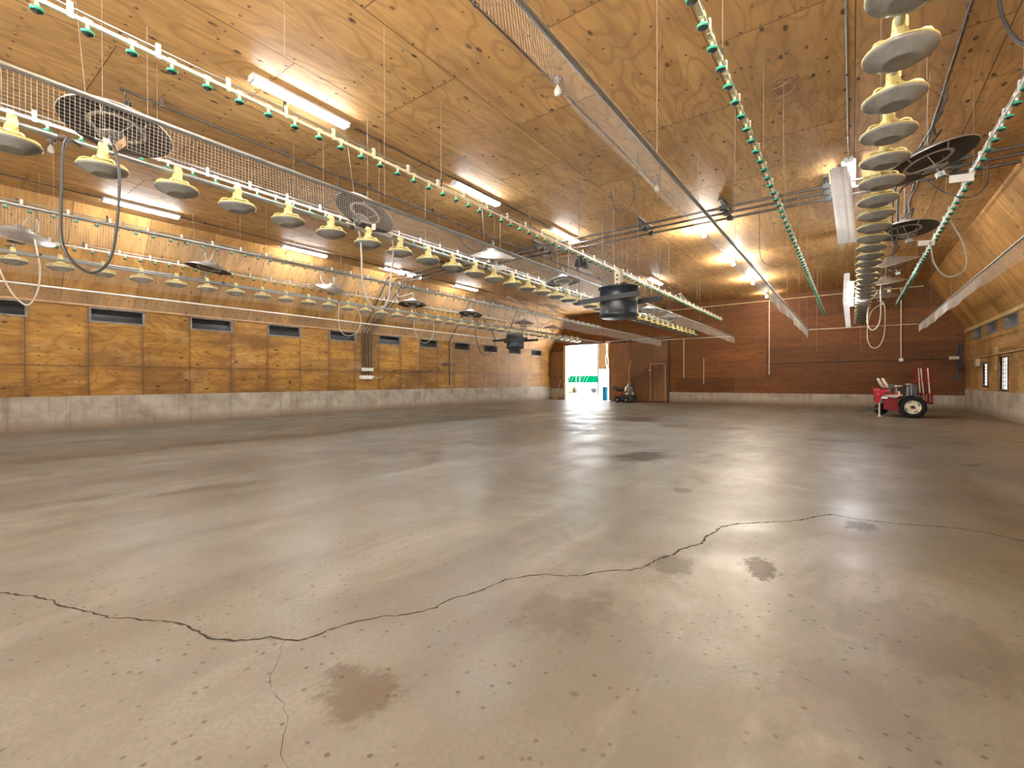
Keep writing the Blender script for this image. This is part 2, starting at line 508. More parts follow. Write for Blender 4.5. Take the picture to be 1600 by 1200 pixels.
def thing(name, label, cat, loc=(0, 0, 0), rot=(0, 0, 0), group=None):
    o = bpy.data.objects.new(name, None)
    o.empty_display_size = 0.1
    COL.objects.link(o)
    o.location = loc
    o.rotation_euler = rot
    return tag(o, label, cat, group)


def struct(name, mb, mat, parent=None):
    o = mb.build(name, mat, parent)
    if parent is None:
        o['kind'] = 'structure'
    return o


def dup(root, loc, rot=None, label=None):
    r = root.copy()
    COL.objects.link(r)
    r.location = loc
    if rot is not None:
        r.rotation_euler = rot
    if label:
        r['label'] = label
    for ch in list(root.children):
        c = ch.copy()
        COL.objects.link(c)
        c.parent = r
        for g in list(ch.children):
            d = g.copy()
            COL.objects.link(d)
            d.parent = c
    return r


ONES = ['', 'first', 'second', 'third', 'fourth', 'fifth', 'sixth', 'seventh', 'eighth', 'ninth', 'tenth', 'eleventh', 'twelfth', 'thirteenth', 'fourteenth',
        'fifteenth', 'sixteenth', 'seventeenth', 'eighteenth', 'nineteenth']


def ordinal(k):
    if k < 20:
        return ONES[k]
    t = {2: 'twent', 3: 'thirt', 4: 'fort'}[k // 10]
    return t + 'ieth' if k % 10 == 0 else t + 'y-' + ONES[k % 10]


def sag(p, q, drop, k=14):
    p, q = Vector(p), Vector(q)
    return [p.lerp(q, i / k) - Vector((0, 0, drop * 4 * (i / k) * (1 - i / k))) for i in range(k + 1)]


def smooth_path(pts, k=6):
    P = [Vector(p) for p in pts]
    out = []
    for i in range(len(P) - 1):
        p0, p1, p2, p3 = P[max(0, i - 1)], P[i], P[i + 1], P[min(len(P) - 1, i + 2)]
        for j in range(k):
            t = j / k
            out.append(0.5 * ((2 * p1) + (p2 - p0) * t + (2 * p0 - 5 * p1 + 4 * p2 - p3) * t * t + (3 * p1 - p0 - 3 * p2 + p3) * t ** 3))
    out.append(P[-1])
    return out


# ------------------------------------------------------------------ the room
f = MB()
f.add([(XL - 0.3, YN - 0.3, 0), (XR + 0.3, YN - 0.3, 0), (XR + 0.3, YF + 0.2, 0), (XL - 0.3, YF + 0.2, 0)], [(0, 1, 2, 3)])
f.add([(XL - 0.3, YN - 0.3, -0.2), (XR + 0.3, YN - 0.3, -0.2), (XR + 0.3, YF + 0.2, -0.2), (XL - 0.3, YF + 0.2, -0.2)], [(3, 2, 1, 0)])
CRACK = [(-3.9, -0.05), (-3.55, 0.16), (-3.26, 0.31), (-3.16, 0.36), (-3.05, 0.41), (-2.95, 0.44), (-2.85, 0.45), (-2.75, 0.49), (-2.69, 0.51), (-2.56, 0.55), (-2.53, 0.55), (-2.47, 0.6), (-2.38, 0.64),
         (-2.3, 0.69), (-2.22, 0.72), (-2.13, 0.73), (-2.01, 0.74), (-1.96, 0.77), (-1.9, 0.8), (-1.87, 0.83), (-1.84, 0.88), (-1.77, 0.91), (-1.72, 0.94), (-1.7, 0.99), (-1.69, 1.04), (-1.67, 1.13),
         (-1.64, 1.18), (-1.6, 1.25), (-1.53, 1.32), (-1.49, 1.4), (-1.48, 1.43), (-1.48, 1.53), (-1.44, 1.62), (-1.42, 1.71), (-1.4, 1.84), (-1.36, 1.91), (-1.28, 2.01), (-1.16, 2.07), (-1.12, 2.1),
         (-1.09, 2.17), (-1.01, 2.27), (-0.94, 2.32), (-0.9, 2.4), (-0.87, 2.57), (-0.83, 2.66), (-0.81, 2.81), (-0.74, 2.96), (-0.75, 3.09), (-0.71, 3.39), (-0.65, 3.5), (-0.48, 3.68), (-0.33, 3.82),
         (-0.25, 3.96), (-0.19, 4.08), (-0.12, 4.17), (0.03, 4.13), (0.25, 4.17), (0.46, 4.25), (0.59, 4.28), (0.73, 4.26), (0.86, 4.17), (1.1, 4.2), (1.5, 4.1)]
BRANCH = [(-1.76, 0.91), (-1.72, 0.87), (-1.64, 0.82), (-1.61, 0.78), (-1.54, 0.74), (-1.49, 0.73), (-1.44, 0.73), (-1.33, 0.69), (-1.23, 0.62), (-1.17, 0.61)]


def crack_strip(mb, pts, wmax, seed):
    rr = random.Random(seed)
    dense = []
    for i in range(len(pts) - 1):
        a, b = Vector((*pts[i], 0)), Vector((*pts[i + 1], 0))
        k = max(2, int((b - a).length / 0.022))
        for j in range(k):
            p = a.lerp(b, j / k)
            dense.append(p + Vector((rr.uniform(-1, 1), rr.uniform(-1, 1), 0)) * 0.0055)
    dense.append(Vector((*pts[-1], 0)))
    vs, fs = [], []
    for i, p in enumerate(dense):
        t = (dense[min(i + 1, len(dense) - 1)] - dense[max(i - 1, 0)]).normalized()
        nn = Vector((-t.y, t.x, 0))
        w = wmax * rr.uniform(0.3, 1.0)
        vs += [p + nn * w + Vector((0, 0, 0.0012)), p - nn * w + Vector((0, 0, 0.0012))]
        if i:
            fs.append((2 * i - 2, 2 * i - 1, 2 * i + 1, 2 * i))
    mb.add(vs, fs, 1)


crack_strip(f, CRACK[:44], 0.0068, 3)
crack_strip(f, CRACK[43:], 0.010, 5)
crack_strip(f, BRANCH, 0.0012, 4)
struct('floor', f, ['floor', 'crack'])

T_ = 0.14
c = MB()
c.box(CL - 0.02, YN - 0.3, ZC, CR + 0.02, YF + 0.3, ZC + T_)
struct('ceiling', c, 'ply_ceiling')
c = MB()
c.prism([(XL - 0.02, ZL), (CL, ZC), (CL, ZC + 0.2), (XL - 0.2, ZL + 0.06)], 1, YN - 0.3, YF + 0.3)
struct('ceiling_left', c, 'ply_slope')
c = MB()
c.prism([(XR + 0.02, ZR), (XR + 0.2, ZR + 0.06), (CR, ZC + 0.2), (CR, ZC)], 1, YN - 0.3, YF + 0.3)
struct('ceiling_right', c, 'ply_slope')


def holed_wall(x, thick, ztop, holes):
    """wall in the plane X=x (room side) with rectangular holes (y0,y1,z0,z1); thick is signed outward."""
    mb = MB()
    ys = sorted({YN - 0.3, YF + 0.3, *[h[0] for h in holes], *[h[1] for h in holes]})
    zs = sorted({-0.2, ztop + 0.05, *[h[2] for h in holes], *[h[3] for h in holes]})
    x0, x1 = min(x, x + thick), max(x, x + thick)
    for i in range(len(ys) - 1):
        cy = (ys[i] + ys[i + 1]) / 2
        run = None
        for j in range(len(zs) - 1):
            cz = (zs[j] + zs[j + 1]) / 2
            hole = any(h[0] < cy < h[1] and h[2] < cz < h[3] for h in holes)
            if not hole:
                if run is None:
                    run = [zs[j], zs[j + 1]]
                else:
                    run[1] = zs[j + 1]
            if hole or j == len(zs) - 2:
                if run:
                    mb.box(x0, ys[i], run[0], x1, ys[i + 1], run[1])
                run = None
    return mb


LV = [(0.70 + 1.888 * k, 1.67 + 1.888 * k, 2.30, 2.62) for k in range(-2, 11)]
struct('wall_left', holed_wall(XL - 0.02, -0.16, ZL, LV), 'ply_left')
RVY = [(19.12, 20.2), (17.33, 18.45), (15.42, 16.58), (13.55, 14.7), (11.7, 12.85), (9.8, 10.95), (7.9, 9.05)]
RV = [(a, b, 2.25, 2.58) for a, b in RVY]
GW = [(18.29, 18.94, 0.84, 1.46), (16.27, 17.02, 0.76, 1.56)]
struct('wall_right', holed_wall(XR + 0.02, 0.16, ZR, RV + GW), 'ply_right')

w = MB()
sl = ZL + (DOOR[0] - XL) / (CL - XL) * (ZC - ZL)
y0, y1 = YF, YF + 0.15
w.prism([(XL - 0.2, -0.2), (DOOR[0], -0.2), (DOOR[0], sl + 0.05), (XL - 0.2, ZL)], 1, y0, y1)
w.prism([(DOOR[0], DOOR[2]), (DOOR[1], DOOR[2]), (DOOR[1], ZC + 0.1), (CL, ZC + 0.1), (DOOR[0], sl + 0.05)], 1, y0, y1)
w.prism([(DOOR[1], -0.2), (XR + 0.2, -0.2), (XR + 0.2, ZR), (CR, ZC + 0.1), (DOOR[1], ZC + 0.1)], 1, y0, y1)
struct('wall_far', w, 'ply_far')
w = MB()
w.box(XL - 0.2, YN - 0.15, -0.2, REAR[0], YN, ZC + 0.2)
w.box(REAR[1], YN - 0.15, -0.2, XR + 0.2, YN, ZC + 0.2)
w.box(REAR[0], YN - 0.15, REAR[2], REAR[1], YN, ZC + 0.2)
struct('wall_near', w, 'ply_far')

b_ = MB()
b_.box(XL - 0.03, YN, -0.1, XL, YF, 0.71)
struct('baseboard_left', b_, 'concrete_wall')
b_ = MB()
b_.box(XR, YN, -0.1, XR + 0.03, YF, 0.70)
struct('baseboard_right', b_, 'concrete_wall')
b_ = MB()
b_.box(-6.83, YF - 0.03, -0.1, XR, YF + 0.01, 0.475)
b_.box(XL, YF - 0.03, -0.1, DOOR[0] - 0.08, YF + 0.01, 0.60)
struct('baseboard_far', b_, 'concrete_wall')
# low trim where wall meets slope
b_ = MB()
b_.box(XL - 0.02, YN, ZL - 0.03, XL + 0.01, YF, ZL + 0.015)
struct('trim_left', b_, 'raw_wood')
b_ = MB()
b_.box(XR - 0.01, YN, ZR - 0.09, XR + 0.02, YF, ZR + 0.01)
struct('trim_right', b_, 'jamb')

# air inlets of the left wall: deep box, weathered frame, flap at the back
for k, (a, b2, z0, z1) in enumerate(LV):
    x = XL - 0.02
    fr = MB()
    t = 0.035
    fr.box(x - 0.1, a, z0, x + 0.015, a + t, z1)
    fr.box(x - 0.1, b2 - t, z0, x + 0.015, b2, z1)
    fr.box(x - 0.1, a + t, z0, x + 0.015, b2 - t, z0 + t)
    fr.box(x - 0.1, a + t, z1 - t * 0.7, x + 0.015, b2 - t, z1)
    o = struct('window_%d' % (k + 1), fr, 'grey_wood')
    fl = MB()
    n_ = 9
    vs, fs = [], []
    for i in range(n_ + 1):
        q = i / n_
        px = x - 0.02 - 0.11 * math.sin(q * PI * 0.5)
        pz = z0 + t + (z1 - z0 - 1.7 * t) * q
        vs += [(px, a + t, pz), (px, b2 - t, pz), (px - 0.012, a + t, pz), (px - 0.012, b2 - t, pz)]
        if i:
            m_ = 4 * (i - 1)
            fs += [(m_, m_ + 1, m_ + 5, m_ + 4), (m_ + 2, m_ + 6, m_ + 7, m_ + 3)]
    fl.add(vs, fs, 0, True)
    fl.build('flap', 'vent_dark', o)
    bk = MB()
    bk.box(x - 0.16, a, z0, x - 0.145, b2, z1)
    bk.build('back_board', 'vent_dark', o)
WN = len(LV)
# right wall inlets: curved flap leaning into the room
for k, (a, b2) in enumerate(RVY):
    x = XR + 0.02
    z0, z1 = 2.25, 2.58
    fr = MB()
    t = 0.035
    fr.box(x - 0.015, a, z0, x + 0.12, a + t, z1)
    fr.box(x - 0.015, b2 - t, z0, x + 0.12, b2, z1)
    fr.box(x - 0.015, a + t, z0, x + 0.12, b2 - t, z0 + t)
    fr.box(x - 0.02, a, z1 - t * 0.6, x + 0.12, b2, z1)
    o = struct('window_%d' % (WN + k + 1), fr, 'grey_wood')
    fl = MB()
    n_ = 9
    vs, fs = [], []
    for i in range(n_ + 1):
        q = i / n_
        px = x + 0.11 * math.cos(q * PI * 0.5)
        pz = z0 + t + (z1 - z0 - 1.6 * t) * math.sin(q * PI * 0.5)
        vs += [(px, a + t, pz), (px, b2 - t, pz), (px + 0.012, a + t, pz), (px + 0.012, b2 - t, pz)]
        if i:
            m_ = 4 * (i - 1)
            fs += [(m_, m_ + 4, m_ + 5, m_ + 1), (m_ + 2, m_ + 3, m_ + 7, m_ + 6)]
    fl.add(vs, fs, 0, True)
    fl.build('flap', 'galv', o)
    bk = MB()
    bk.box(x + 0.135, a, z0, x + 0.155, b2, z1)
    bk.build('back_board', 'vent_dark', o)
WN += len(RVY)
# small gridded daylight windows of the right wall
for k, (a, b2, z0, z1) in enumerate(GW):
    x = XR + 0.02
    fr = MB()
    t = 0.045
    fr.box(x - 0.02, a - t, z0 - t, x + 0.06, a, z1 + t)
    fr.box(x - 0.02, b2, z0 - t, x + 0.06, b2 + t, z1 + t)
    fr.box(x - 0.02, a, z0 - t, x + 0.06, b2, z0)
    fr.box(x - 0.02, a, z1, x + 0.06, b2, z1 + t)
    o = struct('window_%d' % (WN + k + 1), fr, 'steel_dark')
    mu = MB()
    nc, nr = (1, 7) if k == 0 else (3, 8)
    for i in range(1, nc + 1):
        yy = a + (b2 - a) * i / (nc + 1)
        mu.box(x + 0.02, yy - 0.012, z0, x + 0.04, yy + 0.012, z1)
    for i in range(1, nr):
        zz = z0 + (z1 - z0) * i / nr
        mu.box(x + 0.022, a, zz - 0.012, x + 0.038, b2, zz + 0.012)
    mu.build('muntins', 'muntin', o)
    gl = MB()
    gl.box(x + 0.028, a, z0, x + 0.032, b2, z1)
    gl.build('pane', 'glass', o)
    portal('window_daylight', (x + 0.2, (a + b2) / 2, (z0 + z1) / 2), (0, PI / 2, 0), z1 - z0, b2 - a)
WN += len(GW)

# far sliding door with its track, little service door, jambs
d = MB()
d.box(-9.76, YF - 0.13, 0.03, -6.88, YF - 0.07, 2.86)
door = struct('door_1', d, 'ply_door')
h_ = MB()
for x in (-8.6, -7.3):
    h_.box(x - 0.03, YF - 0.15, 2.7, x + 0.03, YF - 0.13, 3.0)
h_.build('hanger_strap', 'steel_dark', door)
sd = MB()
sd.box(-7.62, YF - 0.17, 0.05, -6.97, YF - 0.13, 1.77)
o = sd.build('service_door', 'ply_door', door)
sf = MB()
sf.box(-7.67, YF - 0.16, 0.03, -7.62, YF - 0.13, 1.82)
sf.box(-6.97, YF - 0.16, 0.03, -6.92, YF - 0.13, 1.82)
sf.box(-7.67, YF - 0.16, 1.77, -6.92, YF - 0.13, 1.82)
sf.build('service_door_frame', 'raw_wood', door)
kn = MB()
kn.lathe([(0.0, 0), (0.03, 0.0), (0.035, 0.03), (0.0, 0.045)], 10, T=Matrix.Translation((-7.68, YF - 0.135, 1.5)) @ Matrix.Rotation(PI / 2, 4, 'X'))
kn.build('door_knob', 'white', door)
tr = MB()
tr.tube([(-9.95, YF - 0.1, 2.96), (-6.72, YF - 0.1, 3.0)], 0.035, 8)
struct('trim_track', tr, 'galv')
tr = MB()
tr.box(-6.86, YF - 0.12, 0.0, -6.80, YF, 2.95)  # dark strip stands in for the shadow along the sliding door's edge
struct('trim_door_edge_shadow', tr, 'steel_dark')
tr = MB()
tr.box(DOOR[0] - 0.02, YF - 0.06, 0, DOOR[0] + 0.1, YF + 0.2, DOOR[2])
struct('trim_door_jamb', tr, 'jamb')
tr = MB()
tr.box(XL + 0.02, YF - 0.07, 0.62, DOOR[0] - 0.03, YF - 0.03, 2.55)
struct('door_2', tr, 'ply_door')

# ------------------------------------------------------------------ outdoors
g = MB()
g.box(-60, YF + 0.2, -0.2, 30, 95, -0.01)
g.box(-60, -40, -0.2, 30, YN - 0.3, -0.01)
g.box(XR + 0.4, YN - 0.3, -0.2, 30, YF + 0.2, -0.01)
struct('ground', g, 'ground')
# porch wing beyond the door: plywood above, white siding below, thin post
w = MB()
w.box(-10.86, 22.4, 1.62, -9.6, 22.5, 3.4, 1)
w.box(-10.86, 22.4, 0, -9.6, 22.5, 1.62, 0)
struct('wall_porch', w, ['siding', 'ply_porch'])
w = MB()
w.box(-10.56, 21.72, 0.25, -10.51, 21.77, 2.88)
struct('trim_porch_post', w, 'grey_wood')
rp = MB()
rp.tube(smooth_path([(-10.36, 22.36, 3.0), (-10.33, 22.35, 2.5), (-10.38, 22.35, 2.1), (-10.32, 22.35, 1.6)]), 0.02, 6)
rp.tube(smooth_path([(-10.30, 22.36, 3.0), (-10.31, 22.35, 2.4), (-10.26, 22.35, 2.1), (-10.25, 22.35, 1.65)]), 0.02, 6)
tag(rp.build('rope', 'rope'), 'pale rope hanging on the plywood porch panel outside the far door', 'rope')
bl = MB()
bl.lathe([(0, 0), (0.13, 0), (0.14, 0.05), (0.14, 0.35), (0.145, 0.37), (0.14, 0.39), (0.14, 0.66), (0.12, 0.7), (0, 0.7)], 20)
tag(bl.build('barrel', 'barrel', loc=(-10.35, 22.2, -0.01)), 'small upright blue drum against the white porch siding outside', 'drum')

tk = thing('trailer', 'trailer with slanted green tarp cover parked in the yard outside the far door', 'trailer', (-18.0, 34, -0.01))
q = MB()
q.prism([(-1.15, 0.86), (1.2, 0.86), (1.2, 1.44), (-0.5, 1.44)], 1, -0.9, 0.9)
tp = q.build('tarp_cover', 'tarp', tk)
q = MB()
for x0 in (-0.62, -0.35, -0.05, 0.42, 0.70, 0.98):
    q.prism([(x0 - 0.10, 0.87), (x0 - 0.08, 0.87), (x0 + 0.22, 1.43), (x0 + 0.20, 1.43)], 1, -0.93, -0.90)
q.box(0.02, -0.94, 0.86, 0.09, -0.90, 1.44)
q.box(0.33, -0.94, 0.86, 0.40, -0.90, 1.44)
q.build('tarp_stripes', 'tarp_stripe', tp)
q = MB()
q.box(-1.2, -0.9, 0.42, 1.25, 0.9, 0.86)
q.build('body', 'truck', tk)
q = MB()
q.tube([(0.0 + 0.33 * math.cos(a), -0.92, 0.42 + 0.33 * math.sin(a)) for a in [PI * i / 10 for i in range(11)]], 0.035, 6)
q.build('fender', 'steel_dark', tk)
for sx in (0.0, 0.75):
    for sy in (-0.86, 0.86):
        q = MB()
        q.lathe([(0.0, -0.08), (0.24, -0.08), (0.27, -0.05), (0.27, 0.05), (0.24, 0.08), (0.0, 0.08)], 18, T=Matrix.Translation((sx, sy, 0.27)) @ Matrix.Rotation(PI / 2, 4, 'X'))
        q.build('wheel', 'tyre' if sy > 0 else 'truck', tk)
rb = MB()
for i in range(26):
    x, z = R.uniform(-0.5, 0.5), R.uniform(0, 0.5)
    s = R.uniform(0.08, 0.17)
    T = Matrix.Translation((x, R.uniform(-0.35, 0.35), 0.08 + z * (0.6 + x * 0.6))) @ Matrix.Rotation(R.uniform(0, 3), 4, (R.random(), R.random(), 1))
    rb.box(-s, -s * 0.7, -s * 0.6, s, s * 0.7, s * 0.6, T=T)
rb.box(-0.5, -0.4, 0, 0.5, 0.4, 0.1)
tag(rb.build('rubble_pile', 'rubble', loc=(-18.16, 32.4, -0.01)), 'khaki pile of rubble in the yard left of the green covered trailer', 'rubble')

# ------------------------------------------------------------------ ceiling lamps
LAMP_Z = ZC


def make_lamp(lit=True):
    t = thing('fluorescent_light', '', 'light', group='fluorescent strip lights on the ceiling')
    q = MB()
    q.prism([(-0.05, 0), (-0.09, -0.05), (0.09, -0.05), (0.05, 0)], 1, -0.61, 0.61)
    q.build('housing', 'lamp', t)
    for s in (-1, 1):
        q = MB()
        q.box(-0.06, s * 0.6 - 0.012, -0.085, 0.06, s * 0.6 + 0.012, -0.05)
        q.build('end_cap', 'lamp', t)
        q = MB()
        q.tube([(s * 0.035, -0.585, -0.07), (s * 0.035, 0.585, -0.07)], 0.016, 8)
        q.build('tube', 'tube' if lit else 'lamp', t)
    return t


lamp0 = make_lamp()
lamp_spots = [(-5.42, -0.1, 'added lit strip light on the middle ceiling row, unseen behind the viewpoint'),  # out of view, added to even out the room light
              (-5.42, 3.05, 'lit strip light nearest the camera on the middle ceiling row, large and bright'),
              (-5.5, 6.4, 'lit strip light second from the camera on the middle ceiling row'),
              (-5.42, 9.45, 'lit strip light just before the three cross pipes, third on the middle ceiling row'),
              (-5.42, 15.6, 'lit strip light beyond the big hanging feed hopper, on the middle ceiling row'),
              (-11.2, -0.1, 'added lit strip light on the left ceiling row, unseen behind the viewpoint'),  # extra unseen lamp, added for more even light on the left
              (-11.2, 3.0, 'lit strip light nearest the camera on the left ceiling row above the left wall'),
              (-11.5, 6.5, 'lit strip light second from the camera on the left ceiling row'),
              (-11.3, 9.45, 'lit strip light third from the camera on the left ceiling row near the cross pipes'),
              (-11.3, 12.5, 'lit strip light farthest from the camera on the left ceiling row'),
              (-0.05, -0.7, 'added lit strip light on the right ceiling row, unseen behind the viewpoint'),  # unseen lamp added to light the ceiling near the camera
              (-0.05, 2.9, 'added lit strip light on the right ceiling row, unseen straight overhead'),  # added out of view to brighten the right side of the ceiling
              (-0.05, 9.45, 'lit strip light on the right ceiling row with its ribbed diffuser hanging off')]
for i, (x, y, lab) in enumerate(lamp_spots):
    if i == 0:
        lamp0.location = (x, y, LAMP_Z)
        lamp0['label'] = lab
    else:
        dup(lamp0, (x, y, LAMP_Z), label=lab)
# dead fittings drooping from one end
dead = make_lamp(False)
for ch in dead.children:
    if ch.name.startswith('housing'):
        ch.data.materials[0] = M['raw_wood']
DEAD = [(-11.1, 15.4, 'unlit strip light drooping from one end on the left ceiling row, nearer one'), (-11.1, 18.2, 'unlit strip light drooping from one end on the left ceiling row, farther one'),
        (-5.42, 19.0, 'unlit strip light drooping near the far wall on the middle ceiling row')]
for i, (x, y, lab) in enumerate(DEAD):
    pitch_ = -0.17
    loc = (x, y, LAMP_Z - 0.61 * math.sin(0.17) - 0.005)
    if i == 0:
        dead.location, dead.rotation_euler, dead['label'] = loc, (pitch_, 0, 0), lab
    else:
        dup(dead, loc, (pitch_, 0, 0), lab)

# ribbed diffuser hanging down from the right-hand lamp
q = MB()
vs, fs = [], []
nw = 48
for i in range(nw + 1):
    u_ = i / nw
    x = (u_ - 0.5) * 0.26
    y = -0.022 * abs(math.sin(u_ * PI * 3.0)) - 0.004 * math.sin(u_ * PI * 36) - 0.05 * (1 - (2 * u_ - 1) ** 2)
    for (z, sx) in ((0, 1.0), (-0.4, 1.0), (-0.85, 0.96), (-1.2, 0.93)):
        vs.append((x * sx + z * -0.09, y + 0.02 * math.sin(z * 2.5), z))
for i in range(nw):
    for j in range(3):
        fs.append((4 * i + j, 4 * i + 4 + j, 4 * i + 5 + j, 4 * i + 1 + j))
q.add(vs, fs, 0, True)
dif = q.build('lamp_diffuser', 'diffuser', loc=(-0.165, 8.87, 4.32))
sm = dif.modifiers.new('thick', 'SOLIDIFY')
sm.thickness = 0.003
tag(dif, 'white ribbed lamp diffuser hanging straight down from the right ceiling row light', 'diffuser')
q = MB()
q.box(-0.035, -0.004, -0.1, 0.035, 0.004, 0.0, T=Matrix.Rotation(0.35, 4, 'Y'))
q.build('card_tag', 'tag', dif, loc=(0.05, 0, -1.2))
q = MB()
q.tube([(0.0, 0.0, 0.0), (0.05, 0.2, 0.1)], 0.004, 5)
q.tube([(0.1, 0.0, 0.0), (0.1, 0.2, 0.1)], 0.004, 5)
q.build('clip', 'galv', dif)

# second fitting hanging by a chain, bent, with a lit tube
hl = thing('hanging_light', 'bent strip light fitting hanging vertically on a chain beside the right feeder pipe', 'light', (-0.10, 13.1, 3.45))
q = MB()
q.prism([(-0.055, 0.0), (0.055, 0.0), (0.045, -0.62), (-0.075, -0.62)], 1, -0.03, 0.03)
q.prism([(-0.075, -0.62), (0.04, -0.62), (0.075, -1.22), (-0.015, -1.25)], 1, -0.03, 0.03)
q.build('housing', 'lamp', hl)
q = MB()
q.tube([(0.095, -0.01, -0.2), (0.085, -0.01, -0.75)], 0.03, 10)
q.build('tube', plain('lit_tube_soft', (1, 1, 1), 0.4, emit=(0.93, 0.95, 1.0, 130.0)), hl)
q = MB()
for i in range(24):
    z = 0.02 + i * 0.04
    a = (i % 2) * PI / 2
    q.tube([(0.012 * math.cos(t) * math.cos(a), 0.012 * math.cos(t) * math.sin(a), z + 0.026 * math.sin(t)) for t in [2 * PI * k / 8 for k in range(8)]], 0.004, 4, closed=True)
q.build('chain', 'steel_dark', hl)

# bulbs on the conduit right of centre
conduits = MB()


def bulb(name, x, y, lit, label):
    t = thing(name, label, 'light', (x, y, ZC), group='bare bulbs on the ceiling')
    q = MB()
    q.lathe([(0, 0), (0.055, 0), (0.055, -0.035), (0.03, -0.05), (0.022, -0.09), (0, -0.09)][::-1], 14)
    q.build('socket', 'steel_dark', t)
    q = MB()
    pr = [(0.0, -0.085), (0.016, -0.085), (0.02, -0.105), (0.036, -0.135), (0.041, -0.165), (0.034, -0.195), (0.015, -0.208), (0.0, -0.21)]
    q.lathe(pr[::-1], 16)
    q.build('bulb', ('bulb_dim' if y > 20 else 'bulb_lit') if lit else 'bulb_off', t)


BL = [(1.3, True, 'added bare glowing bulb, unseen overhead on the conduit beside the mesh curtain'), (4.55, False, 'bare unlit bulb nearest the camera on the ceiling beside the mesh curtain'), (7.85, False, 'bare unlit bulb seen through the mesh curtain before the three cross pipes'),  # first bulb is out of view, added to brighten the ceiling
      (11.0, True, 'bare glowing bulb just beyond the three cross pipes, brightest of the row'), (14.2, True, 'bare glowing bulb second beyond the three cross pipes'),
      (17.35, True, 'bare glowing bulb third beyond the three cross pipes'), (20.5, True, 'bare glowing bulb farthest away, close to the far wall')]
for y, lit, lab in BL:
    bulb('ceiling_bulb', -2.70, y, lit, lab)
bulb('ceiling_bulb', -9.14, 1.4, False, 'bare unlit bulb at the left edge behind the nearest mesh curtain')

# ------------------------------------------------------------------ pipes and conduits along the ceiling
def clamped_run(name, x, z, ya, yb, r, mat, label, cat, step=1.6, hang=True):
    t = thing(name, label, cat, (x, (ya + yb) / 2, z))
    q = MB()
    L = (yb - ya) / 2
    q.tube([(0, -L, 0), (0, L, 0)], r, 8)
    q.build('pipe', mat, t)
    y = -L + 0.4
    while y < L:
        q = MB()
        q.box(-0.012, y - 0.015, -r - 0.004, 0.012, y + 0.015, min(ZC, ZL + (x - 0.012 - XL) * (ZC - ZL) / (CL - XL)) - z - 0.001)
        q.build('clamp', 'steel_dark', t)
        y += step
    return t


clamped_run('conduit', -5.42, 4.425, 3.8, 21.2, 0.012, 'steel_dark', 'dark conduit along the ceiling joining the middle row of strip lights', 'conduit', 1.9)
clamped_run('conduit', -11.25, 4.425, -2, 19.8, 0.012, 'steel_dark', 'dark conduit along the ceiling joining the left row of strip lights', 'conduit', 1.9)
clamped_run('conduit', -2.77, 4.43, -2, 21.2, 0.012, 'steel_dark', 'dark conduit along the ceiling carrying the bare bulbs', 'conduit', 1.6)
clamped_run('conduit', -0.05, 4.43, -2, 8.84, 0.012, 'galv', 'grey conduit along the ceiling ending at the right row strip light', 'conduit', 1.6)
GAS = [(-6.75, 4.36, 1.6, 20.8, 'black gas pipe along the ceiling above the middle feeder pipe'), (-12.05, 4.2, -2, 20.0, 'black gas pipe high on the left above the left feeder pipe'),
       (0.85, 4.36, -2, 19.5, 'black gas pipe along the ceiling above the right feeder pipe')]
BYS = {0: [1.3, 4.03, 6.9, 9.6, 12.3, 15.6, 17.9], 1: [1.3, 4.03, 6.9, 9.6, 15.3, 17.55], 2: [2.9, 6.76, 9.6, 12.22, 14.5, 16.8]}
for gi, (x, z, a, b2, lab) in enumerate(GAS):
    t = clamped_run('gas_pipe', x, z, a, b2, 0.017, 'steel_dark', lab, 'pipe', 1.5)
    for y in BYS[(1, 0, 2)[gi]]:
        if a - 0.2 < y + 0.35 < b2:
            q = MB()
            q.tube([(0, y + 0.35 - (a + b2) / 2, 0), (0, y + 0.35 - (a + b2) / 2, -0.2)], 0.013, 6)
            q.build('drop_pipe', 'steel_dark', t)
# riser at the near end of the middle gas pipe
PW = ['leftmost', 'second from left', 'third from left', 'rightmost']
for k in range(4):
    yy = 9.45 + 0.117 * k
    yc = (9.5, 9.83, 10.18, 10.35)[k]
    pts = [(XL + 0.03, yy, 1.46), (XL + 0.03, yy, ZL - 0.02), (CL + 0.06, yc, ZC - 0.15)]
    if k < 3:
        pts += [(2.05, yc, ZC - 0.15)]
    lab = ['water pipe nearest the camera of three running across under the ceiling', 'water pipe in the middle of three running across under the ceiling',
           'water pipe farthest from the camera of three running across under the ceiling', 'short water pipe rising up the left wall beside the three cross pipes'][k]
    q = MB()
    q.tube(pts, 0.024 if k < 3 else 0.016, 8)
    tag(q.build('water_pipe', 'steel_dark'), lab, 'pipe')
BRK = [(-11.1, 'first from the left'), (-9.5, 'second from the left'), (-7.9, 'third from the left'), (-6.26, 'just left of the middle strip lights'), (-3.62, 'between the middle strip lights and the bulbs'),
       (-2.0, 'just right of the bare bulbs'), (-0.36, 'beside the hanging ribbed diffuser'), (1.3, 'nearest the right slope')]
for x, w_ in BRK:
    t = thing('pipe_bracket', 'bracket holding the three cross pipes, ' + w_, 'bracket', (x, 9.84, ZC), group='brackets of the cross pipes')
    q = MB()
    q.box(-0.04, -0.5, -0.05, 0.04, 0.42, 0.0)
    q.build('rail', 'steel_dark', t)
    for yy in (9.5, 9.83, 10.18):
        q = MB()
        q.box(-0.05, yy - 9.84 - 0.045, -0.195, 0.05, yy - 9.84 + 0.045, -0.115)
        q.box(-0.012, yy - 9.84 - 0.012, -0.12, 0.012, yy - 9.84 + 0.012, -0.02)
        q.build('clamp', 'black', t)
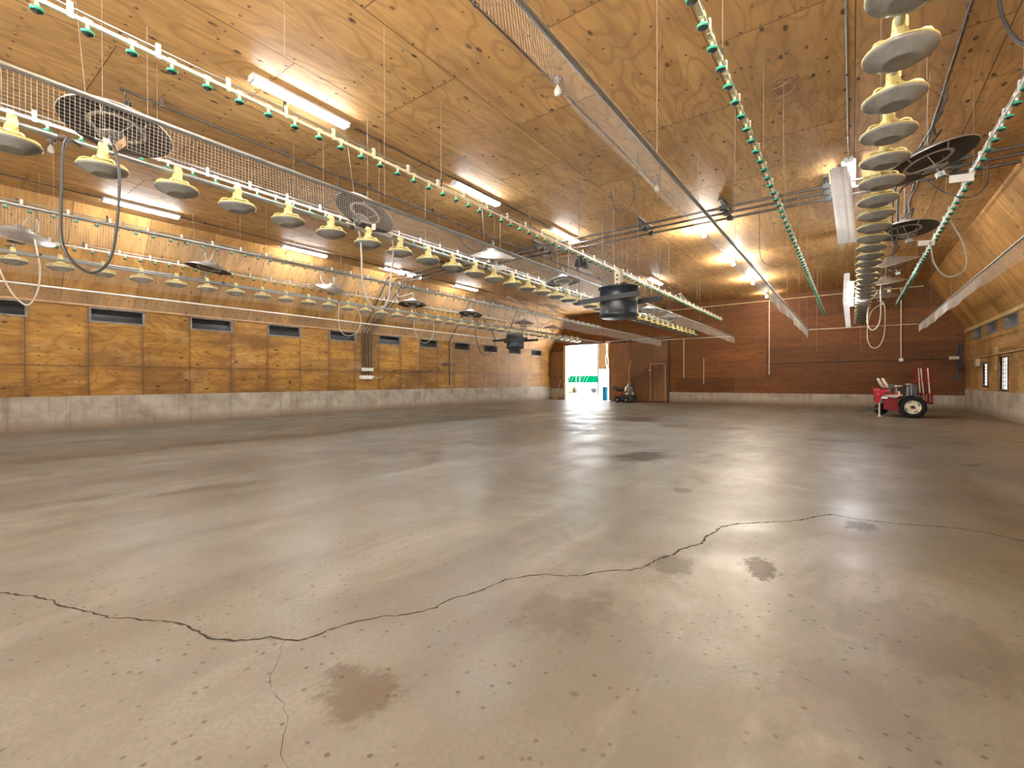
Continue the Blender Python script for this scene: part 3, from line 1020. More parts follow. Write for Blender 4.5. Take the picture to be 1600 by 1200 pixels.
mf = thing('valve_manifold', 'white water manifold box with four regulators low on the left wall', 'manifold', (XL, 9.58, 1.08))
q = MB()
q.box(-0.02, -0.24, 0.0, 0.08, 0.22, 0.12)
q.build('box', 'white', mf)
for k in range(4):
    q = MB()
    yy = 9.45 + 0.117 * k - 9.58
    q.box(-0.01, yy - 0.042, 0.27, 0.07, yy + 0.042, 0.38)
    rg = q.build('regulator', 'white', mf)
    q = MB()
    q.tube([(0.03, yy, 0.12), (0.03, yy, 0.27)], 0.014, 6)
    q.build('valve', 'steel_dark', rg)
q = MB()
q.tube([(0.03, 0.22, 0.07), (0.03, 0.30, 0.07)], 0.05, 10)
q.tube([(0.03, 0.3, 0.05), (0.03, 0.62, 0.05), (0.03, 0.62, 0.12)], 0.01, 6)
q.build('inlet', 'cream', mf)
q = MB()
q.tube([(XL + 0.03, 13.58, 0.85), (XL + 0.03, 13.58, ZL - 0.05), (CL - 0.1, 13.58, ZC - 0.3)], 0.028, 8)
q.box(XL - 0.015, 13.2, 1.66, XL + 0.03, 14.0, 1.72)
tag(q.build('standpipe', 'steel_dark'), 'black vertical standpipe with short crosspiece on the left wall right of the coiled rope', 'pipe')
q = MB()
q.tube(smooth_path([(XL + 0.02, 10.7, 1.40), (XL + 0.03, 11.3, 1.43), (XL + 0.02, 12.2, 1.42), (XL + 0.02, 12.9, 1.44), (XL + 0.03, 13.05, 1.36), (XL + 0.02, 13.0, 1.58), (XL + 0.03, 12.9, 1.56), (XL + 0.03, 13.0, 1.45)]), 0.016, 6)
q.tube(smooth_path([(XL + 0.02, 10.7, 1.40), (XL + 0.02, 11.2, 1.30), (XL + 0.03, 11.7, 1.26), (XL + 0.02, 12.2, 1.32), (XL + 0.02, 12.6, 1.41)]), 0.016, 6)
tag(q.build('rope', 'brown_rope'), 'brown rope looped along the left wall beside the white manifold', 'rope')

# far wall and right wall conduits
q = MB()
q.tube([(-9.8, YF - 0.05, 4.2), (-6.95, YF - 0.05, 4.24), (-0.2, YF - 0.05, 4.28), (2.0, YF - 0.05, 4.28)], 0.022, 8)
tag(q.build('conduit', 'jamb'), 'long tan conduit running level just under the ceiling on the far wall', 'conduit')
for x, a, b2, m_, lab in ((-2.73, 1.25, 4.25, 'hose_pale', 'white drop conduit on the far wall left of the right curtain pair'), (-6.14, 1.14, 2.88, 'hose_pale', 'white drop conduit on the far wall right of the sliding door'),
                          (-5.28, 0.86, 2.0, 'hose_pale', 'short thin drop conduit on the far wall between the door and the long drop'), (1.40, 1.77, 4.25, 'hose_pale', 'pale drop conduit with junction box above the red planter')):
    t = thing('drop_conduit', lab, 'conduit', (x, YF - 0.06, a))
    q = MB()
    q.tube([(0, 0, 0), (0, 0, b2 - a)], 0.022 if x != -5.28 else 0.014, 8)
    q.build('pipe', m_, t)
    q = MB()
    s = 0.06 if x > 0 else 0.035
    q.box(-s, -0.035, -0.1, s, 0.05, 0.0)
    q.build('junction_box', 'white' if x > 0 else 'steel_dark', t)
t = thing('conduit', 'thin level conduit at chest height on the far wall above the planter', 'conduit', (1.6, YF - 0.05, 1.75))
q = MB()
q.tube([(-4.6, 0, -0.06), (-1.4, 0, -0.03), (1.25, 0, 0.0)], 0.014, 6)
q.build('pipe', 'steel_dark', t)
q = MB()
q.box(1.05, -0.04, -0.05, 1.3, 0.04, 0.05)
q.build('coupling', 'cream', t)
t = thing('conduit', 'level conduit with switch drop along the right wall above the gridded windows', 'conduit', (XR - 0.02, 16, 1.68))
q = MB()
q.tube([(0, 4.8, -0.02), (0, -6.0, 0.0)], 0.016, 6)
q.build('pipe', 'jamb', t)
q = MB()
q.box(-0.05, 1.12, -0.02, 0.03, 1.3, 0.16)
q.tube([(0, 1.21, 0), (0, 1.21, -0.35)], 0.014, 6)
q.box(-0.03, 1.15, -0.42, 0.02, 1.27, -0.33)
q.build('switch_box', 'jamb', t)
q = MB()
q.box(-0.05, 3.3, -0.27, 0.03, 3.55, -0.05)
q.build('junction_box', 'cream', t)
q = MB()
for i, x in enumerate((2.86, 2.9, 2.94)):
    q.tube(smooth_path([(x, YF - 0.05, 1.05 + 0.1 * i), (x + 0.02, YF - 0.06, 1.4), (x - 0.02, YF - 0.05, 1.8), (x + 0.03, YF - 0.05, 2.2)]), 0.018, 6)
q.box(2.83, YF - 0.1, 1.0, 2.93, YF - 0.04, 1.18)
q.box(2.9, YF - 0.1, 1.47, 2.98, YF - 0.03, 1.6)
tag(q.build('cable_bundle', 'black'), 'black cables and switch boxes in the far right corner', 'cables')

# ------------------------------------------------------------------ feeder lines
FE = [('left', -10.35, 2.856, 1.157, 35), ('middle', -5.10, 2.80, 0.566, 36), ('right', 0.212, 2.85, 2.358, 32)]
DP = 0.53


def make_pan():
    t = thing('feeder_pan', '', 'feeder')
    q = MB()
    q.lathe([(0.166, 0.010), (0.171, 0.006), (0.171, -0.004), (0.166, -0.010), (0.150, -0.014), (0.092, -0.047), (0.076, -0.052), (0.073, -0.0515)][::-1], 28)
    q.lathe([(0.0, -0.0485), (0.073, -0.0515)], 28, 1)
    q.lathe([(0.166, 0.010), (0.150, -0.008), (0.092, -0.041), (0.0, -0.042)], 28)
    q.build('pan', ['pan_grey', 'pan_center'], t)
    q = MB()
    q.tube([(0.168 * math.cos(a), 0.168 * math.sin(a), 0.009) for a in [2 * PI * k / 24 for k in range(24)]], 0.0075, 6, closed=True)
    q.tube([(0.074 * math.cos(a), 0.074 * math.sin(a), 0.062) for a in [2 * PI * k / 18 for k in range(18)]], 0.009, 6, closed=True)
    for k in range(7):
        a = 2 * PI * (k + 0.3) / 7
        q.tube([(r * math.cos(a), r * math.sin(a), z) for r, z in ((0.166, 0.010), (0.150, 0.040), (0.122, 0.057), (0.074, 0.064))], 0.0075, 5)
    q.build('grill', 'yellow', t)
    q = MB()
    q.lathe([(0.092, -0.02), (0.070, 0.035), (0.068, 0.072), (0.056, 0.080), (0.054, 0.092), (0.044, 0.094), (0.036, 0.150)][::-1], 18)
    q.box(-0.036, -0.030, 0.125, 0.036, 0.030, 0.182)
    q.prism([(-0.036, 0.182), (0.036, 0.182), (0.014, 0.216), (-0.014, 0.216)], 1, -0.026, 0.026)
    q.build('cone', 'yellow', t)
    return t


pan0 = make_pan()
first = True
for nm, x, z, ya, cnt in FE:
    pipe = thing('feeder_pipe', 'galvanised feeder pipe carrying the %s row of yellow feeder pans' % nm, 'pipe', (x, (ya - 2 + ya + DP * cnt) / 2, z + 0.158))
    yc = pipe.location.y
    q = MB()
    q.tube([(0, ya - 2.2 - yc, 0), (0, ya + DP * (cnt - 1) + 0.3 - yc, 0)], 0.023, 10)
    q.build('pipe', 'galv', pipe)
    y = ya + 0.28
    while y < ya + DP * cnt - 0.5:
        q = MB()
        q.tube([(0, y - yc - 0.03, 0), (0, y - yc + 0.03, 0)], 0.029, 10)
        q.build('coupling', 'steel_dark', pipe)
        q = MB()
        q.tube([(0, y - yc + 0.25, 0.02), (0, y - yc + 0.25, ZC - z - 0.158)], 0.0022, 4)
        q.build('hanger_wire', 'thin_wire', pipe)
        y += DP * 5
    for k in range(cnt):
        lab = 'yellow and grey feeder pan on the %s feeder pipe, %s from the camera' % (nm, ordinal(k + 1))
        loc = (x + R.uniform(-0.006, 0.006), ya + DP * k, z)
        rot = (R.uniform(-0.035, 0.035), R.uniform(-0.04, 0.04), R.uniform(-0.15, 0.15))
        if first:
            pan0.location, pan0.rotation_euler, pan0['label'] = loc, rot, lab
            pan0['group'] = 'feeder pans'
            first = False
        else:
            dup(pan0, loc, rot, lab)

# ------------------------------------------------------------------ drinker lines
def nip_meshes():
    q = MB()
    q.box(-0.017, -0.024, -0.017, 0.017, 0.024, 0.02)
    q.tube([(0, 0, -0.012), (0, 0, -0.05)], 0.0115, 8)
    a = q.build('nipple', 'white')
    q = MB()
    q.box(-0.017, -0.024, -0.017, 0.017, 0.024, 0.02)
    q.tube([(0, 0, -0.012), (0, 0, -0.05)], 0.0115, 8)
    q.box(-0.012, -0.10, -0.02, 0.012, -0.07, 0.085)
    b = q.build('nipple_clip', 'white')
    q = MB()
    q.lathe([(0.012, -0.045), (0.020, -0.052), (0.033, -0.056), (0.036, -0.061), (0.036, -0.068), (0.031, -0.074)][::-1], 14)
    q.lathe([(0.031, -0.074), (0.020, -0.078), (0.006, -0.090), (0.0, -0.091)][::-1], 14, 1)
    c_ = q.build('drip_cup', ['green', 'cup_black'])
    return a, b, c_


nip_a, nip_b, cup0 = nip_meshes()
me_na, me_nb, me_cup = nip_a.data, nip_b.data, cup0.data
for o in (nip_a, nip_b, cup0):
    bpy.data.objects.remove(o)
me_cream_a, me_cream_b = me_na.copy(), me_nb.copy()
for m_ in (me_cream_a, me_cream_b):
    m_.materials[0] = M['cream']
me_pale = me_cup.copy()
DR = [(-11.36, 3.46, 0.6, 18.6, 0.24, 'white', 'white nipple drinker pipe with green cups left of the left feeder pipe'),
      (-9.38, 3.48, 0.5, 19.6, 0.24, 'white', 'white nipple drinker pipe right of the left feeder pipe, behind a mesh curtain'),
      (-6.07, 3.42, 0.2, 19.3, 0.236, 'white', 'white nipple drinker pipe with green cups left of the middle feeder pipe'),
      (-4.09, 3.385, 0.57, 19.3, 0.236, 'cream', 'cream nipple drinker pipe high above the middle, crossing below the bright strip lights'),
      (-0.77, 3.32, 2.1, 19.2, 0.25, 'cream', 'cream nipple drinker pipe with green cups left of the right feeder pipe'),
      (1.13, 3.43, 4.0, 19.1, 0.25, 'white', 'white nipple drinker pipe with green cups right of the right feeder pipe')]
for x, z, ya, yb, sp, cm, lab in DR:
    t = thing('drinker_line', lab, 'drinker', (x, ya, z))
    L = yb - ya
    q = MB()
    q.box(-0.013, -0.15, -0.013, 0.013, L + 0.1, 0.013)
    q.build('water_pipe', cm, t)
    q = MB()
    q.tube([(0.0, -0.15, 0.052), (0.0, L + 0.1, 0.052)], 0.008, 6)
    q.build('stiffener_rod', 'galv', t)
    k = 0
    yy = 0.0
    while yy < L:
        me = ((me_nb if k % 2 else me_na) if cm == 'white' else (me_cream_b if k % 2 else me_cream_a))
        o = bpy.data.objects.new('nipple', me)
        COL.objects.link(o)
        o.parent = t
        o.location = (0, yy, 0)
        cp = bpy.data.objects.new('drip_cup', me_cup)
        COL.objects.link(cp)
        cp.parent = o
        k += 1
        yy += sp
    yy = 1.56
    while yy < L:
        q = MB()
        q.tube([(0, yy, 0.05), (0, yy, ZC - z if -11.9 < x < 2.1 else 0.9)], 0.002, 4)
        q.build('hanger_wire', 'thin_wire', t)
        q = MB()
        q.box(-0.006, yy - 0.012, 0.0, 0.006, yy + 0.012, 0.12)
        q.build('hanger_clip', 'black', t)
        yy += 1.95

# ------------------------------------------------------------------ wire mesh curtains
CU = [('left', -11.77, 2.74, 0.2, 16.2, 0.24, 'wire mesh curtain nearest the left wall, on a thin white rail', 1),
      ('left2', -8.97, 2.72, 0.2, 19.0, 0.24, 'wire mesh curtain behind the left row of feeder pans', 2),
      ('mid', -6.48, 2.71, -0.6, 19.4, 0.25, 'wire mesh curtain under the white drinker pipe left of the middle feeder pipe', 3),
      ('mid2', -3.68, 2.71, -1.2, 19.6, 0.24, 'wire mesh curtain on a galvanised rail crossing in front of the nearest disc brooder', 4),
      ('right', -1.20, 2.70, -0.6, 18.7, 0.24, 'wire mesh curtain running down the centre of the ceiling past the glowing bulbs', 5),
      ('right2', 1.62, 2.68, 3.0, 18.6, 0.23, 'wire mesh curtain hanging by the right slope near the red planter', 6)]
CELL = 0.0225
for nm, x, z, ya, yb, hh, lab, seed in CU:
    rr = random.Random(seed)
    ph = [rr.uniform(0, 6) for _ in range(6)]
    t = thing('mesh_curtain', lab, 'curtain', (x, ya, z))
    L = yb - ya
    q = MB()
    q.tube([(0, 0, 0), (0, L, 0)], 0.017, 8)
    q.build('rail', 'galv' if nm != 'left' else 'white', t)

    def off(y, d):
        k_ = d / hh
        return (k_ * (0.018 * math.sin(y * 1.7 + ph[0]) + 0.012 * math.sin(y * 4.3 + ph[1])), -d * (1 + 0.05 * math.sin(y * 0.9 + ph[2]) + 0.04 * math.sin(y * 2.7 + ph[3])))
    wq = 0.0009
    q = MB()
    ny = int(L / CELL)
    for i in range(ny + 1):
        y = i * CELL
        vs = []
        for d_ in (-0.02 if nm != 'right' else -0.045, hh * 0.5, hh):
            ox, oz = off(y, d_)
            vs += [(ox - wq, y, oz), (ox, y + wq, oz), (ox + wq, y, oz), (ox, y - wq, oz)]
        fs = []
        for s_ in range(2):
            for j in range(4):
                j2 = (j + 1) % 4
                fs.append((4 * s_ + j, 4 * s_ + j2, 4 * s_ + 4 + j2, 4 * s_ + 4 + j))
        q.add(vs, fs)
    ns = int(L / 0.28)
    for d_i in range(int(hh / CELL) + 1):
        d_ = hh - d_i * CELL
        vs, fs = [], []
        for i in range(ns + 1):
            y = L * i / ns
            ox, oz = off(y, d_)
            vs += [(ox - wq, y, oz), (ox, y, oz + wq), (ox + wq, y, oz), (ox, y, oz - wq)]
            if i:
                m_ = 4 * (i - 1)
                for j in range(4):
                    j2 = (j + 1) % 4
                    fs.append((m_ + j, m_ + 4 + j, m_ + 4 + j2, m_ + j2))
        q.add(vs, fs)
    q.build('wire_mesh', 'wire', t)
    yy = 1.2
    while yy < L:
        q = MB()
        q.tube([(0, yy, 0.012), (0, yy, min(ZC, 4.45) - z)], 0.002, 4)
        q.build('hanger_wire', 'thin_wire', t)
        yy += 2.9
for x0, x1, y, lab in ((-6.45, -3.7, 19.3, 'thin spreader pole joining the far ends of the two middle mesh curtains'), (-1.17, 1.59, 18.5, 'thin spreader pole joining the far ends of the two right mesh curtains'),
                       (-11.7, -9.0, 16.0, 'thin spreader pole joining the two left mesh curtains near the far door')):
    q = MB()
    q.tube([(x0, y, 2.712), (x1, y, 2.70)], 0.012, 6)
    tag(q.build('spreader_pole', 'hose_pale'), lab, 'pole')


# ------------------------------------------------------------------ brooders
def make_brooder():
    t = thing('brooder', '', 'brooder', group='disc brooders hung from the ceiling')
    q = MB()
    q.lathe([(0.418, -0.012), (0.424, -0.004), (0.420, 0.004), (0.30, 0.052), (0.18, 0.094), (0.115, 0.112), (0.10, 0.155), (0.0, 0.16)][::-1], 40)
    q.build('canopy', 'alu', t)
    q = MB()
    q.lathe([(0.418, -0.012), (0.30, 0.036), (0.19, 0.075), (0.0, 0.08)][::-1], 40)
    q.build('canopy_lining', 'soot', t)
    q = MB()
    q.lathe([(0.222, 0.0), (0.214, 0.012), (0.196, 0.014), (0.186, 0.002), (0.192, -0.006), (0.216, -0.006), (0.222, 0.0)][::-1], 36)
    for k in range(4):
        a = PI / 4 + k * PI / 2
        q.tube([(0.205 * math.cos(a), 0.205 * math.sin(a), 0.0), (0.24 * math.cos(a), 0.24 * math.sin(a), 0.062)], 0.008, 5)
    q.build('burner_ring', 'ring', t)
    q = MB()
    q.lathe([(0.0, -0.11), (0.10, -0.108), (0.112, -0.116), (0.10, -0.12), (0.0, -0.122)][::-1], 20, T=Matrix.Translation((0.03, -0.05, 0)) @ Matrix.Rotation(0.12, 4, 'X'))
    for k in range(3):
        a = k * 2 * PI / 3 + 0.4
        q.tube([(0.03 + 0.09 * math.cos(a), -0.05 + 0.09 * math.sin(a), -0.115), (0.20 * math.cos(a), 0.20 * math.sin(a), 0.0)], 0.004, 5)
    q.build('burner_plate', 'alu', t)
    q = MB()
    q.tube([(0.03, -0.05, -0.12), (0.04, -0.06, -0.19)], 0.014, 8)
    q.box(0.005, -0.10, -0.235, 0.075, -0.03, -0.185)
    q.tube([(0.04, -0.1, -0.21), (0.04, -0.15, -0.21)], 0.012, 8)
    q.build('gas_valve', 'galv', t)
    return t


br0 = make_brooder()
first = True
TL = {(1, 0): (0.13, 0.10), (1, 1): (0.20, 0.40), (1, 2): (-0.33, 0.05), (1, 3): (0.07, -0.08), (1, 4): (0.05, 0.02), (1, 5): (-0.03, 0.03),
      (2, 0): (0.0, 0.0), (2, 1): (0.0, -0.28), (2, 2): (0.08, -0.05), (2, 3): (-0.25, -0.2), (2, 4): (-0.22, -0.08), (2, 5): (-0.2, 0.03),
      (0, 0): (-0.46, 0.18), (0, 1): (-0.05, 0.15), (0, 2): (-0.3, 0.3), (0, 3): (0.1, 0.0), (0, 4): (0.12, 0.1), (0, 5): (-0.25, 0.05), (0, 6): (-0.1, 0.1)}
BRO = []
for gi, (bx, nm, gx) in enumerate(((-10.88, 'left', -12.05), (-5.55, 'middle', -6.75), (0.66, 'right', 0.85))):
    for k, by in enumerate(BYS[gi]):
        ta, tb = TL[(gi, k)]           # underside turned towards the room's near end, and sideways lean
        dv = Vector((bx, by, 0)).normalized()
        nv = (Vector((0, 0, 1)) + dv * ta + Vector((dv.y, -dv.x, 0)) * tb).normalized()
        rot = Vector((0, 0, 1)).rotation_difference(nv).to_euler('XYZ')
        loc = (bx, by, 3.38)
        lab = 'round metal disc brooder beside the %s feeder pipe, %s from the camera' % (nm, ordinal(k + 1))
        if first:
            o = br0
            o.location, o.rotation_euler, o['label'] = loc, rot, lab
            first = False
        else:
            o = dup(br0, loc, rot, lab)
        o.rotation_mode = 'XYZ'
        BRO.append((o, gi, k, bx, by, gx, loc))
for o, gi, k, bx, by, gx, loc in BRO:
    if True:
        mi_ = (Matrix.Translation(loc) @ o.rotation_euler.to_matrix().to_4x4()).inverted()
        gz = 4.16 if gi != 0 else 4.0
        hose = smooth_path([(gx, by + 0.35, gz), (gx + 0.1 * (1 if bx > gx else -1), by + 0.36, gz - 0.22), ((gx + bx) / 2, by + 0.25, 3.64 + 0.1 * (k % 2)), (bx + 0.12 * (1 if gx > bx else -1), by + 0.12, 3.74), (bx, by + 0.02, 3.53)], 6)
        q = MB()
        q.tube([mi_ @ p for p in hose], 0.012, 6)
        q.build('gas_hose', 'black' if gi else 'hose_grey', o)
        q = MB()
        for s_ in (-0.25, 0.25):
            top = Vector((bx + s_ * 0.15, by - 0.03 + s_, min(ZC, 4.45)))
            q.tube([mi_ @ top, Vector((0.0, s_ * 0.9, 0.075))], 0.003, 4)
        q.build('hanger_wire', 'thin_wire', o)
        if gi and k < 3:
            q = MB()
            tl = mi_ @ (Matrix.Translation((bx + 0.26, by - 0.05, 3.12)) @ Matrix.Rotation(R.uniform(-0.5, 0.5), 4, 'Z') @ Matrix.Rotation(R.uniform(-0.3, 0.3), 4, 'Y'))
            q.box(-0.10, -0.003, -0.04, 0.10, 0.003, 0.04, T=tl)
            q.tube([tl @ Vector((-0.1, 0, 0.045)), Vector((0.04, -0.08, -0.19))], 0.003, 4)
            q.build('shield_plate', 'white' if (gi, k) != (1, 0) else 'raw_wood', o)


# ------------------------------------------------------------------ feed hoppers
def hopper(name, x, y, z0, r, h, label, barlen, tower, turn):
    t = thing(name, label, 'hopper', (x, y, z0), (0, 0, turn))
    q = MB()
    q.lathe([(0.0, 0.0), (r * 0.86, 0.0), (r * 0.97, 0.05 * h), (r * 1.0, 0.09 * h), (r * 1.0, 0.13 * h), (r * 0.97, 0.15 * h), (r * 0.97, 0.46 * h), (r * 0.985, 0.48 * h), (r * 0.985, 0.5 * h), (r * 0.97, 0.52 * h),
             (r * 0.97, 0.93 * h), (r * 1.05, 0.945 * h), (r * 1.06, 0.985 * h), (r * 1.02, h), (r * 0.96, h), (r * 0.94, 0.8 * h), (0, 0.78 * h)][::-1], 40)
    q.build('drum', 'hopper', t)
    q = MB()
    s = barlen / 2
    q.box(-s, -r * 1.08, 0.50 * h, s, -r * 0.99, 0.50 * h + 0.08)
    q.box(-s, r * 0.99, 0.50 * h, s, r * 1.08, 0.50 * h + 0.08)
    q.build('support_bar', 'black', t)
    q = MB()
    for sx in (-1, 1):
        for sy in (-1, 1):
            q.tube([(sx * s * 0.96, sy * r * 1.03, 0.5 * h + 0.08), (sx * s * 0.96, sy * r * 1.03, ZC - z0)], 0.005, 5)
    q.build('hanger_cable', 'steel_dark', t)
    if tower:
        q = MB()
        q.box(-0.055, -0.04, h * 0.8, 0.055, 0.04, h + 0.27)
        q.build('feed_tube', 'cream', t)
        q = MB()
        for zz in (0.06, 0.13, 0.2):
            q.tube([(-0.0, -0.046, h + zz), (0.0, 0.046, h + zz)], 0.018, 10)
        q.box(0.055, -0.03, h - 0.05, 0.13, 0.03, h + 0.07)
        q.build('bracket', 'steel_dark', t)
    else:
        q = MB()
        q.tube([(-0.45, 0, 0.55 * h), (0.1, 0, h + 0.85)], 0.022, 6)
        q.tube([(0.3, 0, 0.95 * h), (0.1, 0, h + 0.85)], 0.014, 6)
        q.build('yoke', 'steel_dark', t)
    return t


hopper('feed_hopper', -3.09, 7.15, 2.03, 0.315, 0.50, 'black round feed hopper hanging nearer the camera, with a cream tube standing in it', 1.18, True, -0.2)
hopper('feed_hopper', -9.37, 12.9, 2.11, 0.31, 0.515, 'black round feed hopper hanging near the left wall and the bright far door', 1.46, False, 0.0)
for x, y, z, lab in ((-5.10, 19.25, 2.86, 'black end motor at the far end of the middle feeder pipe'),):
    t = thing('feeder_motor', lab, 'motor', (x, y, z))
    q = MB()
    q.tube([(0, 0.0, 0.1), (0, 0.28, 0.1)], 0.085, 14)
    q.box(-0.06, 0.05, 0.1, 0.06, 0.22, 0.22)
    q.build('casing', 'black', t)
t = thing('winch', 'black winch motor on a brown board under the ceiling beyond the cross pipes', 'winch', (-5.95, 11.1, ZC - 0.003))
q = MB()
q.box(-0.1, -0.12, -0.08, 0.1, 0.95, 0.0)
q.box(-0.55, -0.1, -0.06, -0.1, -0.02, 0.0)
q.build('board', 'raw_wood', t)
q = MB()
q.tube([(0.0, 0.05, -0.24), (0.0, 0.38, -0.24)], 0.125, 14)
q.box(-0.06, 0.1, -0.16, 0.06, 0.3, -0.06)
q.tube([(-0.14, 0.1, -0.28), (0.2, 0.1, -0.28)], 0.05, 10)
q.build('motor', 'black', t)
q = MB()
q.tube([(0.0, 0.35, -0.36), (0.0, 0.75, -0.38)], 0.02, 8)
q.build('drum_shaft', 'galv', t)

# ------------------------------------------------------------------ hoses, cords and loose wires
def cord(name, pts, r, mat, label, cat='hose', k=7):
    q = MB()
    q.tube(smooth_path(pts, k), r, 7)
    return tag(q.build(name, mat), label, cat)


cord('hose', [(-5.08, 0.95, 2.93), (-4.9, 0.83, 2.86), (-4.8, 0.79, 2.43), (-4.8, 0.80, 2.02), (-4.8, 0.95, 1.86), (-4.8, 1.08, 2.02), (-4.8, 1.13, 2.5), (-4.95, 1.16, 2.85), (-5.3, 1.2, 3.15)], 0.011, 'black',
     'thick black hose hanging in a long loop below the nearest disc brooder')
cord('hose', [(-10.35, 0.97, 2.98), (-10.2, 1.0, 2.7), (-10.2, 1.07, 2.48), (-10.2, 1.17, 2.28), (-10.2, 1.3, 2.19), (-10.2, 1.40, 2.42), (-10.2, 1.43, 2.77), (-10.3, 1.42, 3.0), (-10.6, 1.43, 3.3)], 0.013, 'hose_pale',
     'pale hose hanging in a loop at the left edge above a wall inlet')
cord('hose', [(-5.5, 3.7, 3.15), (-5.1, 3.62, 2.9), (-5.08, 3.65, 2.3), (-5.08, 3.74, 2.04), (-5.08, 3.88, 1.96), (-5.08, 4.03, 2.06), (-5.08, 4.1, 2.4), (-5.1, 4.14, 2.95), (-5.5, 4.1, 3.12)], 0.013, 'hose_grey',
     'grey hose hanging in a deep loop below the second disc brooder of the middle row')
cord('hose', [(-10.6, 6.9, 3.1), (-10.4, 6.75, 2.6), (-10.4, 6.8, 2.3), (-10.4, 7.0, 2.17), (-10.4, 7.3, 2.3), (-10.4, 7.4, 2.7), (-10.6, 7.2, 3.2)], 0.010, 'hose_pale', 'thin pale hose loop above the left wall inlets, beside the third left brooder')
cord('hose', [(-10.5, 9.4, 3.15), (-10.35, 9.2, 2.8), (-10.35, 9.25, 2.4), (-10.35, 9.6, 2.15), (-10.35, 9.95, 2.4), (-10.4, 10.0, 2.9), (-10.6, 9.8, 3.2)], 0.010, 'hose_pale', 'thin pale hose loop above the four left wall water pipes')
cord('hose', [(-10.6, 12.3, 3.2), (-10.4, 12.0, 2.6), (-10.4, 12.3, 1.98), (-10.4, 12.8, 2.0), (-10.4, 13.1, 2.5), (-10.6, 12.7, 3.2)], 0.012, 'black', 'dark hose loop hanging left of the smaller feed hopper')
cord('hose', [(0.66, 6.75, 3.17), (0.8, 6.6, 2.95), (1.0, 6.7, 2.9), (1.15, 6.9, 3.1), (1.13, 7.0, 3.4)], 0.006, 'black', 'thin black hose below the nearest right disc brooder')
cord('hose', [(0.95, 9.4, 3.1), (1.0, 9.4, 2.75), (1.15, 9.45, 2.55), (1.35, 9.5, 2.65), (1.35, 9.6, 3.0), (1.2, 9.6, 3.42)], 0.011, 'hose_grey', 'grey hose looping from the white shield plate up to the right drinker pipe')
cord('hose', [(0.85, 7.4, 4.16), (0.62, 8.6, 4.0), (0.52, 9.35, 3.9), (0.5, 9.4, 3.3), (0.54, 9.4, 3.14), (0.57, 9.4, 3.3), (0.58, 9.45, 3.9), (0.72, 9.8, 4.16)], 0.014, 'black', 'black hose hanging in a narrow loop beside the second right brooder')
cord('hose', [(0.70, 14.6, 3.4), (0.62, 14.5, 3.5), (0.56, 14.5, 3.3), (0.56, 14.5, 2.6), (0.5, 14.5, 2.32), (0.38, 14.5, 2.25), (0.30, 14.5, 2.45), (0.34, 14.5, 2.9), (0.5, 14.6, 3.2)], 0.014, 'hose_pale',
     'pale hose hanging in loops at the far end of the right feeder pans', k=8)
cord('hose', [(0.66, 16.78, 3.16), (0.42, 16.5, 2.9), (0.34, 16.5, 2.3), (0.42, 16.5, 1.95), (0.60, 16.5, 1.95), (0.72, 16.5, 2.3), (0.74, 16.7, 3.0), (0.70, 16.76, 3.2)], 0.012, 'hose_pale', 'pale hose hanging lowest near the far wall above the planter')
cord('cable', [(1.09, 5.6, 4.42), (1.0, 5.6, 4.25), (1.02, 5.55, 3.98), (1.12, 5.5, 3.72), (1.35, 5.5, 3.62), (1.6, 5.5, 3.8), (1.75, 5.5, 4.42)], 0.014, 'black', 'thick black cable hanging from the ceiling at the top right corner', 'cable')
cord('cable', [(-1.25, 8.8, 4.44), (-1.27, 8.8, 3.6), (-1.25, 8.8, 3.1), (-1.1, 8.8, 2.92), (-0.88, 8.8, 2.93), (-0.72, 8.8, 3.2), (-0.72, 8.8, 4.44)], 0.005, 'brown_rope', 'thin wire hanging from the ceiling in a large loop left of the ribbed diffuser', 'wire')
cord('cable', [(-3.02, 7.6, 4.43), (-3.05, 7.7, 4.15), (-3.2, 7.75, 4.02), (-3.4, 7.75, 4.05), (-3.5, 7.75, 4.4)], 0.010, 'black', 'short black cable loop at the ceiling junction beside the mesh curtain', 'cable')
for (x, y, zb, lab) in ((-3.45, 7.75, 2.9, 'thin wire hanging straight down beside the short black cable loop'), (-1.85, 7.2, 3.3, 'thin straight wire hanging right of the centre mesh curtain'), (-0.65, 6.2, 3.4, 'thin straight wire hanging below the coil of rusty wire'),
                         (0.2, 17.5, 1.9, 'thin brown cord hanging low in front of the far wall left of the drop conduit'), (-0.9, 17.5, 1.95, 'thin pale cord hanging in front of the far wall left of the bent strip light')):
    q = MB()
    q.tube([(x, y, zb), (x + 0.005, y, ZC)], 0.0035, 5)
    tag(q.build('ceiling_wire', 'thin_wire'), lab, 'wire')
q = MB()
for i in range(7):
    a0 = R.uniform(0, 6)
    rx, rz = R.uniform(0.10, 0.20), R.uniform(0.10, 0.22)
    tilt = R.uniform(-0.5, 0.5)
    cx_, cy_ = R.uniform(-0.05, 0.05), R.uniform(-0.05, 0.05)
    q.tube([(-0.65 + cx_ + rx * math.cos(t) + tilt * 0.06 * math.sin(t), 6.1 + cy_ + rx * (0.8 + tilt * 0.3) * math.sin(t), 4.36 + 0.06 * math.sin(t + a0)) for t in [2 * PI * k / 40 for k in range(40)]], 0.004, 5, closed=True)
tag(q.build('wire_coil', 'brown_rope'), 'tangled coil of rusty wire hung on the ceiling right of the centre curtain', 'coil')
sh = thing('shovel', 'wooden shovel leaning in the corner left of the bright far doorway', 'shovel', (-12.62, 21.15, 0))
q = MB()
q.tube([(0.1, 0.22, 1.05), (-0.08, 0.03, 0.28)], 0.018, 8)
q.build('handle', 'raw_wood', sh)
q = MB()
